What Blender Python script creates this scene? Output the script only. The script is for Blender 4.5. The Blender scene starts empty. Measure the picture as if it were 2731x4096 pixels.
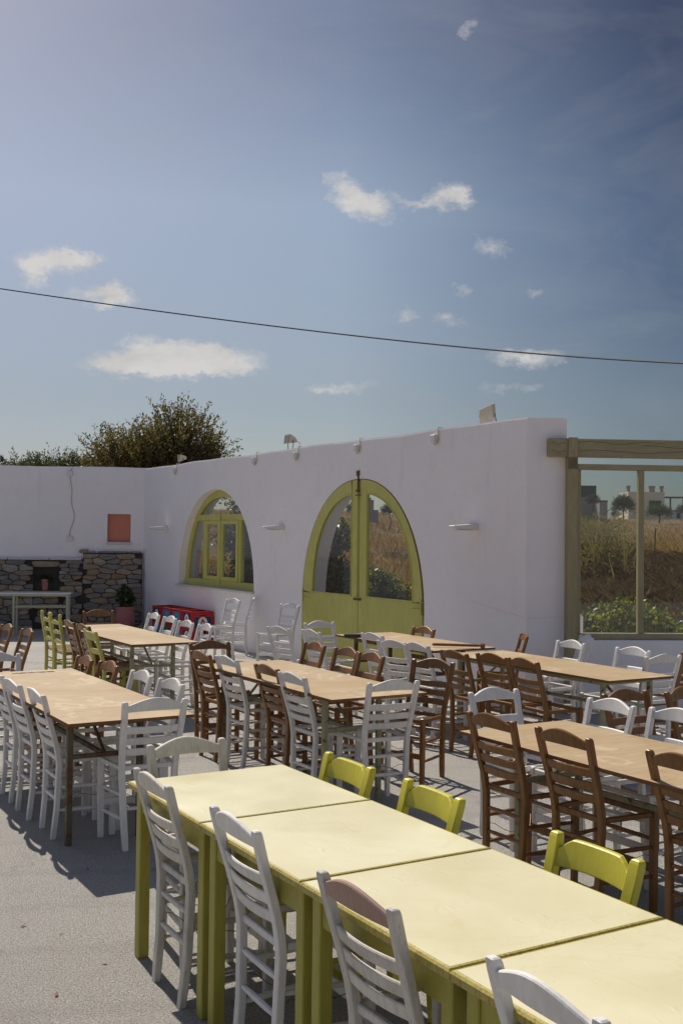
import bpy, math, random
import numpy as np
from mathutils import Vector, Matrix
R=math.radians; PI=math.pi
random.seed(7); rng=np.random.default_rng(11)
scene=bpy.context.scene
COL=scene.collection

# ------------------------------------------------------------------ helpers
class MB:
    """collects polygons, links them as ONE mesh object"""
    def __init__(s): s.v=[]; s.f=[]; s.mi=[]; s.cur=0
    def add(s,vs,fs):
        n=len(s.v); s.v+= [tuple(p) for p in vs]
        for f in fs: s.f.append(tuple(i+n for i in f)); s.mi.append(s.cur)
    def box(s,x0,x1,y0,y1,z0,z1,M=None):
        vs=[(x0,y0,z0),(x1,y0,z0),(x1,y1,z0),(x0,y1,z0),(x0,y0,z1),(x1,y0,z1),(x1,y1,z1),(x0,y1,z1)]
        if M is not None: vs=[M@Vector(p) for p in vs]
        s.add(vs,[(0,3,2,1),(4,5,6,7),(0,1,5,4),(1,2,6,5),(2,3,7,6),(3,0,4,7)])
    def cbox(s,x0,x1,y0,y1,z0,z1,c=.004,M=None):
        """box with chamfered edges"""
        vs=[];
        def ring(z,i): return [(x0+i,y0,z),(x1-i,y0,z),(x1,y0+i,z),(x1,y1-i,z),(x1-i,y1,z),(x0+i,y1,z),(x0,y1-i,z),(x0,y0+i,z)]
        def ring2(z): return [(x0+c,y0+c,z),(x1-c,y0+c,z),(x1-c,y0+c,z),(x1-c,y1-c,z),(x1-c,y1-c,z),(x0+c,y1-c,z),(x0+c,y1-c,z),(x0+c,y0+c,z)]
        vs=ring2(z0)+ring(z0+c,c)+ring(z1-c,c)+ring2(z1)
        if M is not None: vs=[M@Vector(p) for p in vs]
        fs=[(7,6,5,4,3,2,1,0),tuple(range(24,32))]
        for k in range(3):
            for i in range(8): j=(i+1)%8; fs.append((k*8+i,k*8+j,(k+1)*8+j,(k+1)*8+i))
        s.add(vs,fs)
    def sweep(s,pts,wx,wy,c=.25,capr=0):
        """octagonal (chamfered) section swept along pts; pts=(x,y,z[,scale])"""
        rings=[]
        P=[(p[0],p[1],p[2],(p[3] if len(p)>3 else 1)) for p in pts]
        for (x,y,z,k) in P:
            a,b=wx/2*k,wy/2*k; ca=min(a,b)*c
            rings.append([(x-a+ca,y-b,z),(x+a-ca,y-b,z),(x+a,y-b+ca,z),(x+a,y+b-ca,z),(x+a-ca,y+b,z),(x-a+ca,y+b,z),(x-a,y+b-ca,z),(x-a,y-b+ca,z)])
        vs=[q for r in rings for q in r]; n=len(rings)
        fs=[(7,6,5,4,3,2,1,0),tuple((n-1)*8+i for i in range(8))]
        for k in range(n-1):
            for i in range(8): j=(i+1)%8; fs.append((k*8+i,k*8+j,(k+1)*8+j,(k+1)*8+i))
        s.add(vs,fs)
    def tube(s,pts,r,n=8):
        P=[Vector(p[:3]) for p in pts]; rr=[(p[3] if len(p)>3 else r) for p in pts]
        rings=[];
        t0=(P[1]-P[0]).normalized(); up=Vector((0,0,1)) if abs(t0.z)<.9 else Vector((1,0,0))
        for i,p in enumerate(P):
            t=(P[min(i+1,len(P)-1)]-P[max(i-1,0)]).normalized()
            a=t.cross(up).normalized(); b=a.cross(t).normalized()
            rings.append([p+(a*math.cos(2*PI*k/n)+b*math.sin(2*PI*k/n))*rr[i] for k in range(n)])
        vs=[q for g in rings for q in g]; m=len(rings)
        fs=[tuple(range(n-1,-1,-1)),tuple((m-1)*n+i for i in range(n))]
        for k in range(m-1):
            for i in range(n): j=(i+1)%n; fs.append((k*n+i,k*n+j,(k+1)*n+j,(k+1)*n+i))
        s.add(vs,[tuple(reversed(f)) for f in fs])
    def lathe(s,prof,n=24,c=(0,0,0)):
        vs=[(c[0]+r*math.cos(2*PI*k/n),c[1]+r*math.sin(2*PI*k/n),c[2]+z) for r,z in prof for k in range(n)]
        m=len(prof); fs=[]
        for a in range(m-1):
            for k in range(n): j=(k+1)%n; fs.append((a*n+k,a*n+j,(a+1)*n+j,(a+1)*n+k))
        fs.append(tuple(range(n-1,-1,-1))); fs.append(tuple((m-1)*n+i for i in range(n)))
        s.add(vs,fs)
    def board(s,xs,zb,zt,yf,th,ytilt=lambda z:0):
        """board standing in xz, thickness th in y, bowed by yf(x), edges slightly rounded"""
        vs=[];N=len(xs)
        for x in xs:
            b,t=zb(x),zt(x); m=min(.004,(t-b)*.2)
            for (dz,dy) in ((b,-th/2+.003),(b+m,-th/2),(t-m,-th/2),(t,-th/2+.004),(t,th/2-.004),(t-m,th/2),(b+m,th/2),(b,th/2-.003)):
                vs.append((x,yf(x)+dy+ytilt(dz),dz))
        fs=[(0,1,2,3,4,5,6,7),tuple((N-1)*8+i for i in range(7,-1,-1))]
        for k in range(N-1):
            for i in range(8): j=(i+1)%8; fs.append((k*8+j,k*8+i,(k+1)*8+i,(k+1)*8+j))
        s.add(vs,fs)
    def obj(s,name,mat,parent=None,smooth=False,loc=None,rz=0,label=None):
        me=bpy.data.meshes.new(name); me.from_pydata(s.v,[],s.f)
        mats=mat if isinstance(mat,(list,tuple)) else [mat]
        for m in mats: me.materials.append(m)
        if len(mats)>1: me.polygons.foreach_set('material_index',s.mi)
        if smooth: me.polygons.foreach_set('use_smooth',[True]*len(me.polygons))
        me.update()
        o=bpy.data.objects.new(name,me); COL.objects.link(o)
        if parent: o.parent=parent
        if loc: o.location=loc
        if rz: o.rotation_euler.z=rz
        if label: o['label']=label
        return o
def npmesh(name,V,F,mat,parent=None,smooth=False):
    """V (n,3), F (m,k) numpy -> object"""
    me=bpy.data.meshes.new(name); k=F.shape[1]
    me.vertices.add(len(V)); me.vertices.foreach_set('co',np.asarray(V,dtype=np.float32).ravel())
    me.loops.add(F.size); me.loops.foreach_set('vertex_index',F.ravel().astype(np.int32))
    me.polygons.add(len(F)); me.polygons.foreach_set('loop_start',(np.arange(len(F))*k).astype(np.int32))
    me.polygons.foreach_set('loop_total',np.full(len(F),k,dtype=np.int32))
    if smooth: me.polygons.foreach_set('use_smooth',[True]*len(F))
    me.update(calc_edges=True); me.validate()
    me.materials.append(mat)
    o=bpy.data.objects.new(name,me); COL.objects.link(o)
    if parent: o.parent=parent
    return o
def empty(name,loc=(0,0,0),rz=0):
    o=bpy.data.objects.new(name,None); COL.objects.link(o); o.location=loc; o.rotation_euler.z=rz
    o.empty_display_size=.1; return o
def tag(o,label=None,cat=None,group=None,kind=None):
    if label: o['label']=label
    if cat: o['category']=cat
    if group: o['group']=group
    if kind: o['kind']=kind
    return o
def copy_tree(o,kids,parent=None):
    c=o.copy(); COL.objects.link(c)
    if parent: c.parent=parent
    for ch in kids.get(o.name,[]): copy_tree(ch,kids,c)
    return c
def kidmap(root):
    m={}
    def rec(o):
        m[o.name]=list(o.children)
        for c in o.children: rec(c)
    rec(root); return m

# ------------------------------------------------------------------ materials
def newmat(name):
    m=bpy.data.materials.new(name); m.use_nodes=True; nt=m.node_tree
    for n in list(nt.nodes): nt.nodes.remove(n)
    out=nt.nodes.new('ShaderNodeOutputMaterial'); b=nt.nodes.new('ShaderNodeBsdfPrincipled')
    nt.links.new(b.outputs[0],out.inputs[0]); return m,nt,b,out
class NT:
    def __init__(s,nt): s.nt=nt
    def n(s,t,**k):
        x=s.nt.nodes.new(t)
        for a,v in k.items(): setattr(x,a,v)
        return x
    def l(s,a,b): s.nt.links.new(a,b)
    def coord(s,scale=(1,1,1),rand=False):
        tc=s.n('ShaderNodeTexCoord'); mp=s.n('ShaderNodeMapping'); mp.inputs['Scale'].default_value=scale
        s.l(tc.outputs['Object'],mp.inputs[0])
        if rand:
            oi=s.n('ShaderNodeObjectInfo'); c=s.n('ShaderNodeMath',operation='MULTIPLY'); s.l(oi.outputs['Random'],c.inputs[0]); c.inputs[1].default_value=37.
            s.l(c.outputs[0],mp.inputs['Location'])
        return mp.outputs[0]
    def geo(s,scale=(1,1,1)):
        g=s.n('ShaderNodeNewGeometry'); mp=s.n('ShaderNodeMapping'); mp.inputs['Scale'].default_value=scale
        s.l(g.outputs['Position'],mp.inputs[0]); return mp.outputs[0]
    def noise(s,vec,scale,detail=4,rough=.6,dist=0):
        t=s.n('ShaderNodeTexNoise'); s.l(vec,t.inputs['Vector']); t.inputs['Scale'].default_value=scale
        t.inputs['Detail'].default_value=detail; t.inputs['Roughness'].default_value=rough; t.inputs['Distortion'].default_value=dist
        return t.outputs['Fac']
    def ramp(s,fac,stops,interp='LINEAR'):
        r=s.n('ShaderNodeValToRGB'); r.color_ramp.interpolation=interp
        e=r.color_ramp.elements
        while len(e)<len(stops): e.new(.5)
        for el,(p,c) in zip(e,stops):
            el.position=p; el.color=(c,c,c,1) if not isinstance(c,tuple) else (*c,1)
        s.l(fac,r.inputs[0]); return r.outputs[0]
    def mix(s,fac,a,b,mode='MIX'):
        m=s.n('ShaderNodeMix',data_type='RGBA',blend_type=mode)
        for sock,v in ((m.inputs[0],fac),(m.inputs[6],a),(m.inputs[7],b)):
            if isinstance(v,(int,float)): sock.default_value=v
            elif isinstance(v,tuple): sock.default_value=(*v,1)
            else: s.l(v,sock)
        return m.outputs[2]
    def bump(s,h,strength,dist=.01,prev=None):
        b=s.n('ShaderNodeBump'); b.inputs['Strength'].default_value=strength; b.inputs['Distance'].default_value=dist
        s.l(h,b.inputs['Height'])
        if prev is not None: s.l(prev,b.inputs['Normal'])
        return b.outputs[0]
    def math(s,op,a,b=None,c=None):
        m=s.n('ShaderNodeMath',operation=op)
        for i,v in enumerate((a,b,c)):
            if v is None: continue
            if isinstance(v,(int,float)): m.inputs[i].default_value=v
            else: s.l(v,m.inputs[i])
        return m.outputs[0]

def painted(name,base,wear,rough=.45,wearlim=.66,grain=(14,14,2.2),dark=.85,tint=.08,spec=.4,bumpk=.25):
    """brush painted timber: streaky tone, worn spots showing wear colour"""
    m,nt,b,out=newmat(name); t=NT(nt)
    v=t.coord((1,1,1),True); vg=t.coord(grain,True)
    n1=t.noise(vg,3,5,.65); n2=t.noise(v,5,4,.6); n3=t.noise(vg,9,6,.75)
    lo=tuple(c*dark for c in base)
    c=t.mix(t.ramp(n1,[(.35,0.),(.7,1.)]),lo,base)
    dirt=t.ramp(n2,[(.3,1.),(.62,0.)]); c=t.mix(t.math('MULTIPLY',dirt,.22),c,tuple(x*.55 for x in base))
    w=t.ramp(n3,[(wearlim,0.),(wearlim+.05,1.)]); c=t.mix(t.math('MULTIPLY',w,.75),c,wear)
    oi=t.n('ShaderNodeObjectInfo'); hs=t.n('ShaderNodeHueSaturation'); t.l(c,hs.inputs['Color'])
    t.l(t.math('MULTIPLY_ADD',oi.outputs['Random'],tint*2,1-tint),hs.inputs['Value'])
    t.l(hs.outputs[0],b.inputs['Base Color']); b.inputs['Specular IOR Level'].default_value=spec
    t.l(t.math('MULTIPLY_ADD',n3,.25,rough-.1),b.inputs['Roughness'])
    t.l(t.bump(n3,bumpk,.002),b.inputs['Normal'])
    return m
def plaster(name,base,scale=1.,strength=.5,stain=(.5,.47,.45)):
    m,nt,b,out=newmat(name); t=NT(nt); v=t.geo()
    n1=t.noise(v,.55,4,.6); n2=t.noise(v,55*scale,3,.7); n3=t.noise(v,9*scale,4,.6); n4=t.noise(v,2.2,5,.7,.4)
    vs=t.geo((3,3,.35)); n5=t.noise(vs,2.5,5,.7)
    c=t.mix(t.ramp(n1,[(.35,0.),(.7,1.)]),tuple(x*.93 for x in base),base)
    c=t.mix(t.math('MULTIPLY',t.ramp(n4,[(.58,0.),(.75,1.)]),.16),c,stain)
    c=t.mix(t.math('MULTIPLY',t.ramp(n5,[(.58,0.),(.75,1.)]),.18),c,stain)
    t.l(c,b.inputs['Base Color']); b.inputs['Roughness'].default_value=.9; b.inputs['Specular IOR Level'].default_value=.15
    h=t.bump(t.noise(v,2.6*scale,3,.5),strength*.7,.05); h=t.bump(n3,strength,.014,h); h=t.bump(n2,strength*.9,.004,h); t.l(h,b.inputs['Normal']); return m
def plain(name,base,rough=.6,metal=0,noise=.15,scale=20,spec=.4):
    m,nt,b,out=newmat(name); t=NT(nt); v=t.coord((1,1,1),True); n=t.noise(v,scale,4,.65)
    c=t.mix(n,tuple(x*(1-noise) for x in base),tuple(min(1,x*(1+noise)) for x in base)); t.l(c,b.inputs['Base Color'])
    b.inputs['Roughness'].default_value=rough; b.inputs['Metallic'].default_value=metal; b.inputs['Specular IOR Level'].default_value=spec
    t.l(t.bump(n,.15,.002),b.inputs['Normal']); return m
def rusty(name,paint,rust=(.16,.07,.025),lim=.55):
    m,nt,b,out=newmat(name); t=NT(nt); v=t.coord((1,1,1),True)
    n=t.noise(v,11,6,.75); n2=t.noise(v,60,3,.6)
    k=t.ramp(n,[(lim,0.),(lim+.06,1.)])
    c=t.mix(k,paint,t.mix(n2,tuple(x*.5 for x in rust),rust)); t.l(c,b.inputs['Base Color'])
    t.l(t.math('MULTIPLY_ADD',k,.3,.5),b.inputs['Roughness']); t.l(t.bump(n,.3,.003),b.inputs['Normal']); return m
def leafmat(name,c1,c2,trans=.35,rough=.45):
    m,nt,b,out=newmat(name); t=NT(nt)
    g=t.n('ShaderNodeNewGeometry'); c=t.mix(g.outputs['Random Per Island'],c1,c2)
    n=t.noise(t.geo(),1.3,3,.6); c=t.mix(t.math('MULTIPLY',t.ramp(n,[(.4,0.),(.65,1.)]),.45),c,tuple(x*.55 for x in c1))
    t.l(c,b.inputs['Base Color']); b.inputs['Roughness'].default_value=rough; b.inputs['Specular IOR Level'].default_value=.35
    tr=t.n('ShaderNodeBsdfTranslucent'); t.l(t.mix(.5,c,(c2[0]*1.3,c2[1]*1.3,c2[2]*.6)),tr.inputs[0])
    mx=t.n('ShaderNodeMixShader'); mx.inputs[0].default_value=trans; t.l(b.outputs[0],mx.inputs[1]); t.l(tr.outputs[0],mx.inputs[2]); t.l(mx.outputs[0],out.inputs[0]); return m
def glassmat(name,dust=.06,refl=1.,tint=(.93,.96,.95)):
    m,nt,b,out=newmat(name); t=NT(nt); nt.nodes.remove(b)
    tr=t.n('ShaderNodeBsdfTransparent'); tr.inputs[0].default_value=(*tint,1)
    gl=t.n('ShaderNodeBsdfGlossy'); gl.inputs['Roughness'].default_value=.02
    df=t.n('ShaderNodeBsdfDiffuse'); df.inputs[0].default_value=(.5,.47,.42,1)
    lw_=t.n('ShaderNodeLayerWeight'); lw_.inputs['Blend'].default_value=.5
    fz=t.math('MULTIPLY_ADD',t.math('POWER',lw_.outputs['Facing'],4.),.9,.035)
    h=t.bump(t.noise(t.geo(),1.2,2,.5),.05,.02); t.l(h,gl.inputs['Normal'])
    m1=t.n('ShaderNodeMixShader'); t.l(t.math('MULTIPLY',fz,refl),m1.inputs[0]); t.l(tr.outputs[0],m1.inputs[1]); t.l(gl.outputs[0],m1.inputs[2])
    n=t.noise(t.geo((1,1,.4)),3.5,5,.7)
    m2=t.n('ShaderNodeMixShader'); t.l(t.math('MULTIPLY',t.ramp(n,[(.3,.4),(.75,1.)]),dust),m2.inputs[0]); t.l(m1.outputs[0],m2.inputs[1]); t.l(df.outputs[0],m2.inputs[2])
    t.l(m2.outputs[0],out.inputs[0]); return m

M={}
M['white']=painted('white_paint',(.80,.77,.72),(.30,.26,.21),.5,.635,dark=.84)
M['oldwhite']=painted('weathered_white_paint',(.72,.67,.58),(.28,.22,.16),.6,.60,dark=.74)
M['brown']=painted('brown_stain',(.30,.135,.036),(.11,.05,.018),.36,.70,dark=.55,spec=.35,bumpk=.15)
M['yellow']=painted('yellow_paint',(.62,.55,.040),(.30,.20,.05),.35,.74,dark=.88,spec=.5)
M['lime']=painted('pale_lime_paint',(.56,.52,.12),(.3,.24,.10),.45,.72,dark=.88)
M['tableyellow']=painted('table_olive_paint',(.41,.365,.06),(.16,.10,.03),.4,.73,dark=.82)
M['tableedge']=painted('table_edge_paint',(.50,.42,.09),(.20,.10,.04),.4,.52,dark=.75,tint=.04)
M['green']=painted('green_joinery_paint',(.60,.56,.15),(.22,.18,.07),.5,.66,grain=(16,16,1.2),dark=.80,tint=.03)
M['taupe']=painted('taupe_timber_paint',(.37,.315,.18),(.12,.09,.05),.6,.68,grain=(2,14,14),dark=.8,tint=.03)
M['taupev']=painted('taupe_post_paint',(.37,.315,.18),(.12,.09,.05),.6,.68,grain=(14,14,1.5),dark=.8,tint=.03)
M['wall']=plaster('white_lime_plaster',(.86,.82,.83))
M['sill']=plaster('marble_sill',(.62,.60,.58),2,.2)
M['pink']=plaster('pink_plaster',(.62,.24,.17),1,.4,(.45,.2,.15))
M['metalgreen']=rusty('olive_metal_paint',(.30,.30,.17))
M['metaldark']=rusty('dark_rusty_metal',(.10,.085,.05),lim=.48)
M['metalpale']=rusty('pale_metal_paint',(.42,.43,.30),lim=.66)
M['rust']=plain('rusty_iron',(.14,.075,.04),.8,0,.4,40)
M['dark']=plain('dark_plastic',(.03,.028,.025),.5)
M['whiteplastic']=plain('white_plastic',(.68,.66,.63),.4,0,.08)
M['beige']=plain('beige_plastic',(.50,.44,.33),.5)
M['wire']=plain('thin_wire',(.12,.09,.06),.5,.6)
M['cable']=plain('black_cable',(.015,.015,.016),.6)
M['terracotta']=plaster('pink_terracotta',(.46,.19,.17),3,.3,(.3,.12,.1))
M['red']=plain('red_plastic',(.42,.018,.020),.38,0,.18,12)
M['navy']=plain('navy_label',(.015,.035,.10),.4,0,.1)
M['skyblue']=plain('blue_label',(.03,.20,.42),.4,0,.1)
M['greenlabel']=plain('green_label',(.01,.14,.06),.4,0,.1)
M['ovalwhite']=plain('white_print',(.7,.7,.7),.4,0,.05)
M['redprint']=plain('red_print',(.40,.02,.02),.4,0,.05)
M['ochre']=plain('ochre_print',(.38,.26,.10),.5,0,.05)
M['navyprint']=plain('navy_print',(.02,.03,.09),.4,0,.05)
M['bark']=plain('bark',(.10,.075,.05),.9,0,.4,9,.1)
M['twig']=plain('dry_twig',(.24,.18,.12),.9,0,.3,9,.1)
M['olive']=leafmat('olive_leaves',(.072,.062,.024),(.17,.14,.05),.42)
M['oliveg']=leafmat('shrub_leaves',(.045,.06,.02),(.10,.115,.04),.3)
M['ivy']=leafmat('bright_leaves',(.08,.12,.010),(.28,.28,.02),.5,.35)
M['ivyd']=leafmat('dark_leaves',(.03,.05,.015),(.08,.11,.025),.3,.35)
M['yellowleaf']=leafmat('yellow_green_leaves',(.10,.12,.012),(.30,.27,.03),.4,.4)
M['pine']=leafmat('pine_needles',(.025,.035,.014),(.06,.07,.025),.15,.6)
M['reed']=leafmat('reed_leaves',(.12,.105,.045),(.25,.21,.10),.35)
M['grass']=leafmat('dry_grass',(.15,.085,.035),(.42,.27,.125),.4,.8)
M['brush']=leafmat('dead_brush',(.07,.045,.028),(.20,.135,.08),.2,.9)
M['rush']=plain('rush_rope',(.34,.26,.15),.9,0,.35,60,.1)
M['glass']=glassmat('clear_glass',.05)
M['dirtyglass']=glassmat('dusty_glass',.10)
M['concretegrey']=plaster('grey_render',(.33,.31,.29),.3,.3)
M['houseplaster']=plaster('house_cream_render',(.78,.68,.52),.3,.2)
M['housewhite']=plaster('house_white_render',(.66,.64,.60),.3,.2)

def m_ply():
    m,nt,b,out=newmat('plywood_top'); t=NT(nt)
    v=t.coord((1,1,1),True); vg=t.coord((9,1.1,9),True)
    g=t.noise(vg,3.2,6,.7,.5); n=t.noise(v,1.6,4,.6,.3); f=t.noise(v,38,4,.7)
    c=t.mix(t.ramp(g,[(.3,0.),(.72,1.)]),(.36,.26,.14),(.50,.375,.225))
    c=t.mix(t.math('MULTIPLY',t.ramp(n,[(.38,1.),(.55,0.)]),.45),c,(.36,.22,.10))
    c=t.mix(t.math('MULTIPLY',t.ramp(n,[(.58,0.),(.605,1.),(.64,0.)]),.45),c,(.66,.52,.36))
    c=t.mix(t.math('MULTIPLY',t.ramp(t.noise(v,3.4,3,.5,.5),[(.56,0.),(.60,1.),(.66,.3)]),.22),c,(.26,.155,.07))
    f2=t.noise(v,7,5,.8,1.)
    c=t.mix(t.math('MULTIPLY',t.ramp(f2,[(.70,0.),(.73,1.)]),.6),c,(.20,.10,.04))
    c=t.mix(t.math('MULTIPLY',t.ramp(f,[(.66,0.),(.72,1.)]),.2),c,(.25,.14,.06))
    t.l(c,b.inputs['Base Color']); b.inputs['Roughness'].default_value=.62; b.inputs['Specular IOR Level'].default_value=.25
    t.l(t.bump(g,.12,.002),b.inputs['Normal']); return m
M['ply']=m_ply()
M['plyedge']=plain('plywood_edge',(.20,.10,.045),.8,0,.4,50,.1)
def m_ytop():
    m,nt,b,out=newmat('cream_yellow_tabletop'); t=NT(nt)
    v=t.coord((1,1,1),True)
    n=t.noise(v,2.1,4,.6,.4); sp=t.noise(v,9,5,.75,.8); bl=t.noise(t.coord((1,2.2,1),True),11,2,.4,.2)
    c=t.mix(t.ramp(n,[(.3,0.),(.7,1.)]),(.66,.60,.36),(.75,.70,.47))
    c=t.mix(t.math('MULTIPLY',t.ramp(sp,[(.69,0.),(.75,1.)]),.55),c,(.50,.30,.11))
    c=t.mix(t.math('MULTIPLY',t.ramp(t.noise(v,31,4,.7),[(.70,0.),(.73,1.)]),.7),c,(.34,.19,.08))
    c=t.mix(t.math('MULTIPLY',t.ramp(t.noise(t.coord((1,14,1),True),5,3,.6),[(.62,0.),(.72,1.)]),.16),c,(.60,.50,.28))
    c=t.mix(t.math('MULTIPLY',t.ramp(t.noise(v,4.,3,.5,.8),[(.585,0.),(.60,1.),(.615,0.)]),.30),c,(.62,.52,.30))
    t.l(c,b.inputs['Base Color'])
    t.l(t.math('MULTIPLY_ADD',n,.22,.25),b.inputs['Roughness']); b.inputs['Specular IOR Level'].default_value=.5
    blis=t.ramp(bl,[(.66,0.),(.76,1.)])
    h=t.bump(blis,.30,.003); h=t.bump(n,.15,.01,h); t.l(h,b.inputs['Normal']); return m
M['ytop']=m_ytop()
def m_conc():
    m,nt,b,out=newmat('brushed_concrete'); t=NT(nt); v=t.geo()
    big=t.noise(v,.5,4,.6,.3); mid=t.noise(v,3.,5,.65); fine=t.noise(v,105,5,.8); grit=t.noise(v,150,3,.75)
    c=t.mix(t.ramp(big,[(.3,0.),(.7,1.)]),(.58,.55,.50),(.70,.665,.61))
    c=t.mix(t.math('MULTIPLY',t.ramp(t.noise(v,5.,5,.7),[(.62,0.),(.72,1.)]),.45),c,(.46,.34,.20))
    c=t.mix(t.math('MULTIPLY',t.ramp(mid,[(.3,1.),(.42,0.)]),.25),c,(.22,.205,.19))
    c=t.mix(t.ramp(fine,[(.43,.7),(.54,0.)]),c,(.20,.185,.165))
    c=t.mix(t.ramp(grit,[(.54,0.),(.66,.85)]),c,(.78,.75,.69))
    # faint trowel scores and hairline cracks
    sc=t.n('ShaderNodeTexWave',wave_type='RINGS',rings_direction='Z'); sc.inputs['Scale'].default_value=.55; sc.inputs['Distortion'].default_value=6.; sc.inputs['Detail'].default_value=2.; sc.inputs['Detail Scale'].default_value=.6; t.l(v,sc.inputs['Vector'])
    score=t.ramp(sc.outputs['Fac'],[(.90,0.),(.98,1.)])
    c=t.mix(t.math('MULTIPLY',score,.16),c,(.33,.31,.28))
    w=t.n('ShaderNodeTexVoronoi',feature='DISTANCE_TO_EDGE'); w.inputs['Scale'].default_value=.42
    dv=t.n('ShaderNodeVectorMath',operation='ADD'); nz=t.n('ShaderNodeTexNoise'); nz.inputs['Scale'].default_value=2.5; nz.inputs['Detail'].default_value=6; t.l(v,nz.inputs['Vector'])
    t.l(v,dv.inputs[0]); t.l(nz.outputs['Color'],dv.inputs[1]); t.l(dv.outputs[0],w.inputs['Vector'])
    cr=t.ramp(w.outputs['Distance'],[(0.,1.),(.006,0.)]); c=t.mix(t.math('MULTIPLY',cr,.3),c,(.16,.15,.14))
    t.l(c,b.inputs['Base Color']); b.inputs['Roughness'].default_value=.9; b.inputs['Specular IOR Level'].default_value=.2
    h=t.bump(mid,.35,.02); h=t.bump(fine,1.,.018,h); h=t.bump(grit,1.,.006,h); t.l(h,b.inputs['Normal']); return m
M['conc']=m_conc()
def m_soil():
    m,nt,b,out=newmat('dry_soil'); t=NT(nt); v=t.geo()
    n=t.noise(v,.35,6,.7); f=t.noise(v,6,5,.8)
    c=t.mix(t.ramp(n,[(.35,0.),(.65,1.)]),(.11,.07,.036),(.25,.16,.085)); c=t.mix(t.ramp(f,[(.4,.6),(.6,0.)]),c,(.10,.065,.035))
    t.l(c,b.inputs['Base Color']); b.inputs['Roughness'].default_value=1; t.l(t.bump(f,1.,.1),b.inputs['Normal']); return m
M['soil']=m_soil()
def m_stone():
    m,nt,b,out=newmat('schist_stones'); t=NT(nt); v=t.geo((1,1,2.2)); g=t.n('ShaderNodeNewGeometry')
    r=t.ramp(g.outputs['Random Per Island'],[(0.,(.22,.205,.195)),(.3,(.32,.28,.235)),(.5,(.36,.25,.15)),(.68,(.25,.235,.225)),(.85,(.40,.30,.19)),(1.,(.42,.39,.36))])
    n=t.noise(v,7,6,.75,.5); n2=t.noise(v,40,3,.6)
    c=t.mix(t.ramp(n,[(.3,.55),(.6,0.)]),r,(.05,.045,.04)); c=t.mix(t.ramp(n,[(.62,0.),(.7,.5)]),c,(.36,.25,.16))
    t.l(c,b.inputs['Base Color']); b.inputs['Roughness'].default_value=.85
    h=t.bump(n,.8,.03); h=t.bump(n2,.5,.005,h); t.l(h,b.inputs['Normal']); return m
M['stone']=m_stone()
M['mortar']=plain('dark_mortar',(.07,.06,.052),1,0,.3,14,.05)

# ------------------------------------------------------------------ chairs
def lerp(a,b,t): return a+(b-a)*t
def post_y(z):   # rear post line: foot kicked back, forward at seat, leaning back at top
    pts=[(0,.0),(.18,.018),(.42,.024),(.50,.016),(.62,-.018),(.76,-.062),(.84,-.082),(.95,-.11)]
    for (z0,y0),(z1,y1) in zip(pts,pts[1:]):
        if z<=z1: return lerp(y0,y1,(z-z0)/(z1-z0))
    return pts[-1][1]
def post_x(z): return lerp(.142,.182,min(1,z/.84))
def post(side,H=.84,w=.036,d=.032,roundtop=True,vert=False):
    m=MB(); pts=[]
    for z in (0,.06,.18,.30,.42,.47,.52,.62,.72,H-.03,H-.012,H-.003,H):
        k=1
        if z==H-.012: k=.95
        if z==H-.003: k=.8
        if z==H: k=.5
        if z==0: k=.9
        pts.append((side*post_x(z),post_y(z),z,k))
    m.sweep(pts,w,d,.22); return m
def front_leg(side,y=.345,H=.475,w=.036):
    m=MB(); m.sweep([(side*.188,y,0,.88),(side*.19,y,.2,.98),(side*.192,y,.44,1),(side*.192,y,H-.012,.95),(side*.192,y,H-.003,.8),(side*.192,y,H,.5)],w,w,.22); return m
def rung(p,q,r=.0105):
    m=MB(); P,Q=Vector(p),Vector(q); pts=[]
    for t,k in ((0,.65),(.08,.9),(.3,1.1),(.7,1.1),(.92,.9),(1,.65)): a=P.lerp(Q,t); pts.append((a.x,a.y,a.z,r*k))
    m.tube(pts,r,8); return m
def rail(p,q,h=.028,w=.02):
    m=MB(); P,Q=Vector(p),Vector(q); d=(Q-P).normalized(); s=Vector((-d.y,d.x,0))*w/2; u=Vector((0,0,h/2))
    vs=[]
    for a in (P,Q): vs+=[a-s-u*.7,a-s*.6-u,a+s*.6-u,a+s-u*.7,a+s+u*.7,a+s*.6+u,a-s*.6+u,a-s+u*.7]
    fs=[(7,6,5,4,3,2,1,0),tuple(range(8,16))]+[(i,(i+1)%8,8+(i+1)%8,8+i) for i in range(8)]
    m.add(vs,fs); return m
def crest(zb,ze,zm,style='arch',th=.02,bow=.018):
    m=MB(); hw=post_x(zb)-.008; n=17; xs=[-hw+2*hw*i/(n-1) for i in range(n)]
    if style=='arch':
        zt=lambda x: ze+(zm-ze)*math.cos(PI/2*min(1,abs(x)/hw))**1.15
    else:  # shouldered: flat raised plateau with concave ramps
        def zt(x):
            k=min(1,max(0,(hw-abs(x))/(hw*.42))); k=k*k*(3-2*k); return ze+(zm-ze)*k
    yf=lambda x: -bow*(1-(x/hw)**2)
    m.board(xs,lambda x: zb+.006*(1-(x/hw)**2),zt,yf,th,post_y); return m
def slat(z0,z1,bow=.02,th=.014,style=None):
    m=MB(); hw=post_x((z0+z1)/2)-.008; n=11; xs=[-hw+2*hw*i/(n-1) for i in range(n)]
    zt=(lambda x:z1) if style is None else (lambda x: z1-.02*(1-min(1,max(0,(hw-abs(x))/(hw*.3)))))
    m.board(xs,lambda x:z0,zt,lambda x:-bow*(1-(x/hw)**2),th,post_y); return m
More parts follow.
